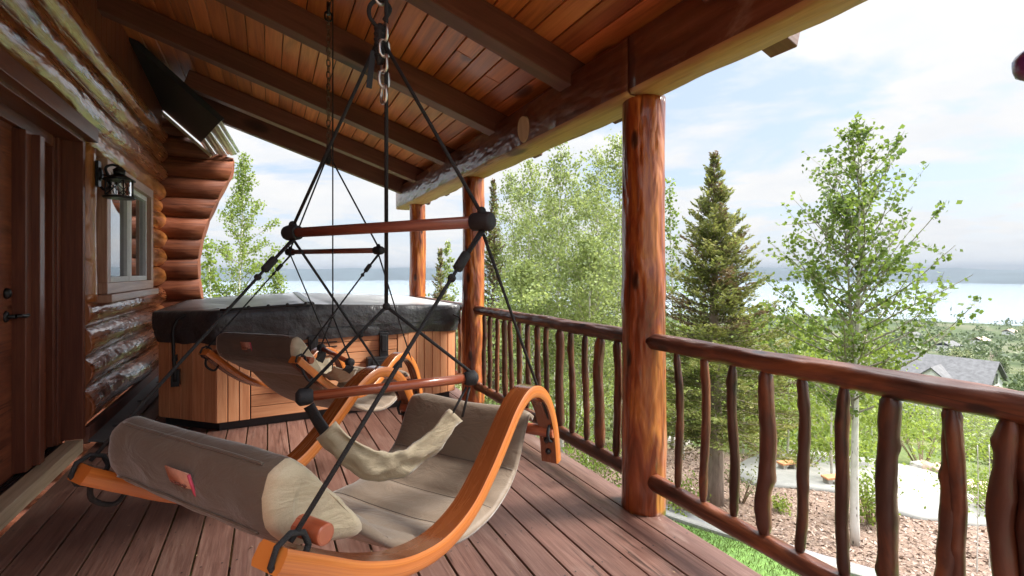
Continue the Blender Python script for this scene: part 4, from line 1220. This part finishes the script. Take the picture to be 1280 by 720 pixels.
# young green thicket behind the railing
th_l = 'bright green leafy sapling in the thicket beyond the railing'
for i, (u, d, top) in enumerate(((855, 12, 400), (930, 13, 392), (985, 12, 385), (1020, 14, 398), (955, 16, 380), (1105, 13.5, 425), (1040, 11, 425), (880, 16, 372), (1090, 17, 400), (1000, 19, 392))):
    x, y = gp(u, d); zb = zt(x, y); h = EYE - (top - 340) / F * d - zb
    aspen(x, y, h, 1.25, 22, .085, 1700, M['leaf_shrub'], th_l, 'green thicket beyond the railing', seed=60 + i, t0=.15, trunk_r=.035, clump=.17, name='sapling', cat='sapling', shape=2)
# thin bare saplings
for i, (u, d) in enumerate(((1222, 7.0), (1237, 7.2))):
    x, y = gp(u, d)
    aspen(x, y, 1.9, .25, 7, .04, 50, M['leaf_shrub'], 'thin whippy sapling between the last two balusters on the right', 'whippy saplings', seed=80 + i, t0=.4, trunk_r=.012, name='young_sapling', cat='sapling')
# shrubs
x, y = gp(1090, 8.6); shrub(x, y, .95, .75, .06, 900, M['leaf_shrub'], 'leafy shrub beside the pale aspen trunk on the mulch', 'garden shrubs', 101)
x, y = gp(925, 9.2); shrub(x, y, 1.0, .6, .05, 380, M['leaf_sage'], 'sparse twiggy shrub right of the spruce trunk', 'garden shrubs', 102)
x, y = gp(862, 8.2); shrub(x, y, .6, .7, .05, 600, M['leaf_shrub'], 'low shrub at the foot of the slope left of the spruce trunk', 'garden shrubs', 103)
x, y = gp(742, 9.5); shrub(x, y, 1.1, 1.2, .06, 1200, M['leaf_shrub'], 'rounded shrub below the railing left of the middle post', 'garden shrubs', 104)
x, y = gp(1245, 9.6); shrub(x, y, 1.0, 1.3, .06, 1300, M['leaf_shrub'], 'bright green shrub behind the whippy saplings at the right', 'garden shrubs', 106)
x, y = gp(1010, 12.2); shrub(x, y, 1.0, 1.6, .06, 1500, M['leaf_shrub'], 'broad green shrub behind the two plank benches', 'garden shrubs', 107)
x, y = gp(975, 8.9); shrub(x, y, .28, .4, .05, 260, M['leaf_shrub'], 'small tuft of green at the edge of the garden path', 'garden shrubs', 105)
hill_l = 'bushy green shrub on the wild hillside below the deck'
rs = np.random.RandomState(5); k = 0
pos = []
for i in range(400):
    d = rs.uniform(12.5, 42); u = rs.uniform(650, 1330)
    if any(abs(u - a) * d / F < 1.0 + d * .02 and abs(d - b_) < 1.6 for a, b_ in pos): continue
    pos.append((u, d))
    if len(pos) >= 62: break
for u, d in pos:
    x, y = gp(u, d); h = rs.uniform(.8, 1.7) * (1 + d / 60)
    shrub(x, y, h, h * rs.uniform(1.2, 1.8), .075 + d * .0016, 1100, M['leaf_shrub'] if rs.rand() < .6 else M['leaf_sage'], hill_l, 'hillside shrubs', 200 + k); k += 1
# distant trees
far_l = 'small dark tree on the distant plain before the lake'
fp = 0
for i in range(230):
    d = 42 * (520 / 42) ** rs.rand(); u = rs.uniform(560, 1340)
    if 1095 < u < 1255 and d < 75: continue
    x, y = gp(u, d); h = rs.uniform(2.8, 7.5) * (1 if d > 90 else .7)
    if zt(x, y) + h > EYE - (372 - 340) / F * d: continue
    zb = zt(x, y)
    t = thing('distant_tree', (x, y, zb), far_l, 'tree', 'trees on the distant plain')
    n_ = 420; cz = rs.beta(1.7, 1.9, n_); ww = h * rs.uniform(.28, .5); az = rs.rand(n_) * 6.283; rr = ww * np.sqrt(rs.rand(n_)) * (1 - .75 * np.abs(cz - .4) ** 1.2)
    lob = 1 + .3 * np.sin(az * 3 + i) * np.sin(cz * 9 + i)
    Cc = np.stack([x + rr * lob * np.cos(az), y + rr * lob * np.sin(az), zb + h * (.12 + .9 * cz)], 1)
    b = MB(); b.tube([(x, y, zb - .2), (x, y, zb + h * .7)], [h * .022, h * .008], 5); b.build('trunk', M['stem'], t)
    quads('crown', Cc, np.full(n_, h * .085), aspect=.8, parent=t, mat=M['leaf_far'] if rs.rand() < .7 else M['leaf_sage'], rndv=np.full(n_, rs.rand()))
# brush covering the hillside beyond the countable shrubs
Cw = []; Sw = []; Rw = []
for i in range(620):
    d = 40 * (170 / 40) ** rs.rand(); u = rs.uniform(600, 1350); x, y = gp(u, d); h = rs.uniform(.8, 2.2); zb = zt(x, y); q = rs.rand()
    if 1105 < u < 1265 and 50 < d < 66: continue
    for _ in range(40):
        Cw.append((x + rs.normal() * h * .7, y + rs.normal() * h * .7, zb + h * rs.uniform(.05, 1))); Sw.append(h * rs.uniform(.12, .24)); Rw.append(q)
tag(quads('hillside_brush', Cw, Sw, aspect=.8, mat=M['leaf_sage'], rndv=Rw), 'sage green brush covering the slope around the white house', 'brush', kind='stuff')
# far belt of trees that reads as one mass
Cw = []; Sw = []; Rw = []
for i in range(420):
    d = rs.uniform(150, 660); u = rs.uniform(560, 1360); x, y = gp(u, d); h = rs.uniform(4, 8); zb = zt(x, y); q = rs.rand()
    for _ in range(26):
        Cw.append((x + rs.normal() * h * .35, y + rs.normal() * h * .35, zb + h * rs.uniform(.1, 1) ** 1.2)); Sw.append(h * rs.uniform(.2, .36)); Rw.append(q)
tag(quads('distant_woods', Cw, Sw, aspect=.8, mat=M['leaf_far'], rndv=Rw), 'dark belt of trees on the plain along the lake', 'woods', kind='stuff')
# two bare pale trees and a red leaved bush
for i, (u, d, h) in enumerate(((1191, 95, 6.5), (1239, 100, 7.5))):
    x, y = gp(u, d); zb = zt(x, y); zz = EYE - (440 - 340) / F * d
    aspen(x, y, h, 1.7, 46, .16, 500, M['twig'], ('bare pale tree right of the white gabled house roof', 'taller bare pale tree near the right edge beyond the house')[i], 'bare trees beyond the house', seed=300 + i, t0=.15, trunk_r=.12, bark='twig', name='bare_tree', clump=.4)
x, y = gp(1112, 60); shrub(x, y, 2.6, 2.4, .2, 500, M['redleaf'], 'reddish leaved bush left of the white house roof', 'far bushes', 320, name='red_shrub')

# rocks, benches
for i, (u, v, s_) in enumerate(((952, 553, .26), (1000, 557, .20), (880, 548, .22), (1148, 585, .2), (1165, 588, .26), (848, 555, .3), (1262, 606, .2), (1240, 600, .16))):
    p = hit(u, v); b = MB(); b.ball((p.x, p.y, p.z + s_ * .2), s_, 12, 8, (1.3, 1, .65), jit=.7)
    o = b.build('rock', M['rock'] if i % 2 else M['stone'], loc=(p.x, p.y, p.z))
    tag(o, 'rounded garden boulder at the edge of the mulch and shrubs', 'rock', 'garden boulders')
for i, (u, v, a) in enumerate(((985, 588, .3), (1043, 607, .15))):
    p = hit(u, v); t = thing('stone_bench', (p.x, p.y, p.z), ('small plank topped bench on the pale path, the farther of the two', 'small plank topped bench at the front edge of the pale path')[i], 'bench', 'benches on the garden path')
    rot = Matrix.Rotation(a - YAW, 3, 'Z')
    b = MB(); b.box((p.x, p.y, p.z + .20), (.52, .2, .05), rot); b.build('seat', M['cedar'], t, .006)
    for s_ in (-1, 1):
        c = Vector((p.x, p.y, p.z + .08)) + rot @ Vector((.17 * s_, 0, 0)); b = MB(); b.box(c, (.12, .17, .19), rot); b.build('leg', M['rock'], t, .01)
# flagstones right of the path
for i, (u, v, a) in enumerate(((1215, 607, .3), (1228, 614, .26), (1245, 622, .3), (1250, 634, .28), (1262, 645, .3), (1232, 607, .22))):
    p = hit(u, v); b = MB(); n_ = 9; ring_ = [(p.x + a * (1 + .25 * math.sin(j * 2.1 + i)) * math.cos(j * 6.283 / n_), p.y + a * .7 * (1 + .25 * math.cos(j * 1.7 + i)) * math.sin(j * 6.283 / n_)) for j in range(n_)]
    prism(b, ring_, p.z - .05, p.z + .07); o = b.build('flagstone', M['stone'], loc=tuple(p), bevel=.01)
    tag(o, 'flat pinkish flagstone beside the end of the pale path', 'stepping stone', 'flagstones by the path')

# white gabled house down the hill
def house_down():
    d = 58; bx, by = gp(1150, d); gz = EYE - (500 - 340) / F * d
    t = thing('distant_house', (bx, by, gz), 'white house with grey gabled roof down the hillside', 'house')
    rz = Matrix.Rotation(-YAW + R(-56), 3, 'Z')
    O = Vector((bx, by, gz))
    def L(x, y, z): return O + rz @ Vector((x, y, z))
    W, D, H, RH = 13, 8, 3.4, 2.3
    b = MB(); b.box(L(0, 0, H / 2 - 1), (W, D, H + 2), rz)
    # gable ends
    for sx in (-1, 1):
        i0 = len(b.v); b.v += [L(sx * W / 2, -D / 2, H), L(sx * W / 2, D / 2, H), L(sx * W / 2, 0, H + RH), L(sx * (W / 2 - .2), -D / 2, H), L(sx * (W / 2 - .2), D / 2, H), L(sx * (W / 2 - .2), 0, H + RH)]
        for f_ in ((0, 1, 2), (5, 4, 3), (0, 2, 5, 3), (1, 4, 5, 2)): b.face([i0 + q for q in f_], [(0, 0)] * len(f_))
    b.build('wall', M['white'], t)
    b = MB()
    for sy in (-1, 1):
        b.beam(L(0, 0, H + RH + .08), L(0, sy * (D / 2 + .6), H - .32), W + .9, .15, up=tuple(rz @ Vector((0, 0, 1))))
    b.build('roof', M['shingle'], t)
    # cross gable on the facing slope
    b = MB(); i0 = len(b.v); x0_, x1_ = .4, 4.2; xm_ = (x0_ + x1_) / 2
    b.v += [L(x0_, -D / 2 - .9, H - .3), L(x1_, -D / 2 - .9, H - .3), L(xm_, -D / 2 - .9, H + 1.5)]
    b.face([i0, i0 + 1, i0 + 2], [(0, 0)] * 3); b.build('dormer', M['white'], t)
    b = MB(); i0 = len(b.v)
    b.v += [L(x0_ - .4, -D / 2 - 1.1, H - .5), L(xm_, -D / 2 - 1.1, H + 1.62), L(xm_, -1.0, H + 1.62), L(x0_ - .4, -2.6, H - .2), L(x1_ + .4, -D / 2 - 1.1, H - .5), L(x1_ + .4, -2.6, H - .2)]
    b.face([i0, i0 + 1, i0 + 2, i0 + 3], [(0, 0)] * 4); b.face([i0 + 1, i0 + 4, i0 + 5, i0 + 2], [(0, 0)] * 4)
    o = b.build('dormer_roof', M['shingle'], t); s_ = o.modifiers.new('thick', 'SOLIDIFY'); s_.thickness = .14
    for yy in (-1.1, 0, 1.1):
        b = MB(); b.box(L(W / 2 + .03, yy, H + .35), (.06, .7, 1.1), rz); b.build('window', M['glassd'], t)
    for xx in (-4, -1.5, 5): 
        b = MB(); b.box(L(xx, -D / 2 - .03, 1.7), (1.2, .06, 1.2), rz); b.build('window', M['glassd'], t)
house_down()
# little far houses near the shore
for i, (u, d) in enumerate(((1070, 300), (1185, 260), (1225, 330), (1140, 380), (1262, 420))):
    bx, by = gp(u, d); z = zt(bx, by)
    t = thing('shore_house', (bx, by, z), 'tiny pale house among trees on the plain by the lake', 'house', 'houses near the lake shore')
    b = MB(); b.box((bx, by, z + 1.5), (11, 7, 3.6)); b.build('wall', M['white'], t)
    b = MB(); b.beam((bx, by, z + 5.3), (bx, by - 4.2, z + 3), 12, .3); b.beam((bx, by, z + 5.3), (bx, by + 4.2, z + 3), 12, .3); b.build('roof', M['shingle'] if i % 2 else M['stone'], t)
# parked car below the house
px, py = gp(1136, 44); pz = EYE - (506 - 340) / F * 44
pz = zt(px, py)
t = thing('parked_car', (px, py, pz), 'dark car parked among shrubs below the white house', 'car')
rz = Matrix.Rotation(-YAW, 3, 'Z'); O = Vector((px, py, pz))
b = MB(); pr_ = [(-2.1, .35), (-2.15, .75), (-2.0, .95), (-1.3, 1.0), (-.75, 1.45), (.9, 1.47), (1.5, 1.02), (2.05, .9), (2.15, .6), (2.1, .35)]
rows = [[O + rz @ Vector((x_, yy * (1 - .12 * max(0, z_ - .9)), z_)) for x_, z_ in pr_] for yy in (-.85, -.8, 0, .8, .85)]
b.grid(rows, True, False); b.build('body', M['car'], t, .05)
for sx in (-1.3, 1.3):
    for sy in (-.8, .8):
        b = MB(); b.tube([O + rz @ Vector((sx, sy - .1, .33)), O + rz @ Vector((sx, sy + .1, .33))], .33, 16); b.build('wheel', M['tyre'], t)
for sy in (-.86, .86):
    b = MB(); b.box(O + rz @ Vector((.05, sy * .97, 1.2)), (1.7, .03, .34), rz); b.build('side_window', M['glassd'], t)

# ------------------------------------------------------------------ air
HAZE = 0.0002
hz = MB(); hz.box((0, 0, 0), (13000, 13000, 150)); 
for v in hz.v: v.z = -74 if v.z < 0 else 62
m = bpy.data.materials.new('haze_air'); m.use_nodes = True; nt = m.node_tree; nt.nodes.clear()
o_ = nt.nodes.new('ShaderNodeOutputMaterial'); pv = nt.nodes.new('ShaderNodeVolumePrincipled')
pv.inputs['Color'].default_value = (.17, .20, .245, 1); pv.inputs['Density'].default_value = HAZE; pv.inputs['Anisotropy'].default_value = 0.0
nt.links.new(pv.outputs[0], o_.inputs['Volume'])
USE_HAZE = True
if USE_HAZE:
    ho = hz.build('haze', m); ho['kind'] = 'stuff'; ho['label'] = 'pale bluish air over the lake and far hills'; ho['category'] = 'haze'

# ------------------------------------------------------------------ light
SUN_AZ, SUN_EL = R(108), R(42)        # azimuth measured from +Y towards +X
wd = bpy.data.worlds.new('World'); scene.world = wd; wd.use_nodes = True
nt = wd.node_tree; nt.nodes.clear()
def wn(t, **k):
    n = nt.nodes.new(t)
    for a, b in k.items(): setattr(n, a, b)
    return n
wo = wn('ShaderNodeOutputWorld'); bg = wn('ShaderNodeBackground'); bg.inputs[1].default_value = .10
sky = wn('ShaderNodeTexSky', sky_type='NISHITA', sun_disc=False); sky.sun_elevation = SUN_EL; sky.sun_rotation = SUN_AZ
sky.air_density = 1.0; sky.dust_density = 1.5; sky.ozone_density = 1.0
tc = wn('ShaderNodeTexCoord'); sx = wn('ShaderNodeSeparateXYZ'); nt.links.new(tc.outputs['Generated'], sx.inputs[0])
def wm(op, a, b):
    n = wn('ShaderNodeMath', operation=op)
    for i, v in enumerate((a, b)):
        if hasattr(v, 'is_output'): nt.links.new(v, n.inputs[i])
        else: n.inputs[i].default_value = v
    return n.outputs[0]
zz = wm('ADD', wm('MAXIMUM', sx.outputs[2], 0.0), .14)
cx, cy = wm('DIVIDE', sx.outputs[0], zz), wm('DIVIDE', sx.outputs[1], zz)
cb = wn('ShaderNodeCombineXYZ'); nt.links.new(cx, cb.inputs[0]); nt.links.new(cy, cb.inputs[1]); cb.inputs[2].default_value = 1.7
nz = wn('ShaderNodeTexNoise'); nz.inputs['Scale'].default_value = 1.25; nz.inputs['Detail'].default_value = 8; nz.inputs['Roughness'].default_value = .58; nz.inputs['Distortion'].default_value = .35
nt.links.new(cb.outputs[0], nz.inputs['Vector'])
rp = wn('ShaderNodeValToRGB'); rp.color_ramp.elements[0].position = .41; rp.color_ramp.elements[1].position = .53
rp.color_ramp.elements[0].color = (.05, .05, .05, 1)
nt.links.new(nz.outputs[0], rp.inputs[0])
nz2 = wn('ShaderNodeTexNoise'); nz2.inputs['Scale'].default_value = 2.6; nz2.inputs['Detail'].default_value = 6; nz2.inputs['Roughness'].default_value = .6
nt.links.new(cb.outputs[0], nz2.inputs['Vector'])
cr = wn('ShaderNodeValToRGB'); cr.color_ramp.elements[0].position = .35; cr.color_ramp.elements[1].position = .62
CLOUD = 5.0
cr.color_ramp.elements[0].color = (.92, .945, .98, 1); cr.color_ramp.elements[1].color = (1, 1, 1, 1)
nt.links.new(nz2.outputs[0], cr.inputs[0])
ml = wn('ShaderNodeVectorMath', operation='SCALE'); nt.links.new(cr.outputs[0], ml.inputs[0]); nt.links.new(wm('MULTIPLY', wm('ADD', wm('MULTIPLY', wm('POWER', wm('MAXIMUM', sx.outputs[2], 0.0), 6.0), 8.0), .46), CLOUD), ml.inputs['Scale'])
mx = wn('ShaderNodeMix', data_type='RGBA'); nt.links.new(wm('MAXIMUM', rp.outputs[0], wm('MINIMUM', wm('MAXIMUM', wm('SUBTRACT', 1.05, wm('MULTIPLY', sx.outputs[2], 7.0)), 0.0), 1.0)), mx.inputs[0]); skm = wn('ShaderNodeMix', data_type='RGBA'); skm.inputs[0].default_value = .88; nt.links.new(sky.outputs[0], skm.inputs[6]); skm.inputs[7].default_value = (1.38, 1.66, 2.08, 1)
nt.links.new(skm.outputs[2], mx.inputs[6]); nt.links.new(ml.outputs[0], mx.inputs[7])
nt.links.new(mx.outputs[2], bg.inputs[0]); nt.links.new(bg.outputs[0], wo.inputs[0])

sun = bpy.data.lights.new('sun', 'SUN'); sun.energy = 2.3; sun.angle = R(18); sun.color = (1, .95, .87)
so = bpy.data.objects.new('sun', sun); COL.objects.link(so)
dirv = Vector((math.sin(SUN_AZ) * math.cos(SUN_EL), math.cos(SUN_AZ) * math.cos(SUN_EL), math.sin(SUN_EL)))
so.rotation_euler = dirv.to_track_quat('Z', 'Y').to_euler(); so.location = (20, 0, 30)

# ------------------------------------------------------------------ camera, render
cam = bpy.data.cameras.new('camera'); cam.sensor_width = 36; cam.lens = F / 1280 * 36; cam.shift_y = -20 / 1280; cam.clip_start = .05; cam.clip_end = 20000
co = bpy.data.objects.new('camera', cam); COL.objects.link(co); co.location = (0, 0, EYE); co.rotation_euler = (R(90), 0, -YAW)
scene.camera = co
scene.render.engine = 'CYCLES'
cy_ = scene.cycles; cy_.use_denoising = True; cy_.max_bounces = 10; cy_.diffuse_bounces = 6; cy_.glossy_bounces = 4; cy_.transmission_bounces = 6; cy_.transparent_max_bounces = 8; cy_.volume_bounces = 1
cy_.caustics_reflective = False; cy_.caustics_refractive = False; cy_.sample_clamp_indirect = 8
vs = scene.view_settings; vs.view_transform = 'Standard'; vs.look = 'None'; vs.gamma = 1; vs.use_curve_mapping = False
vs.exposure = 2.15
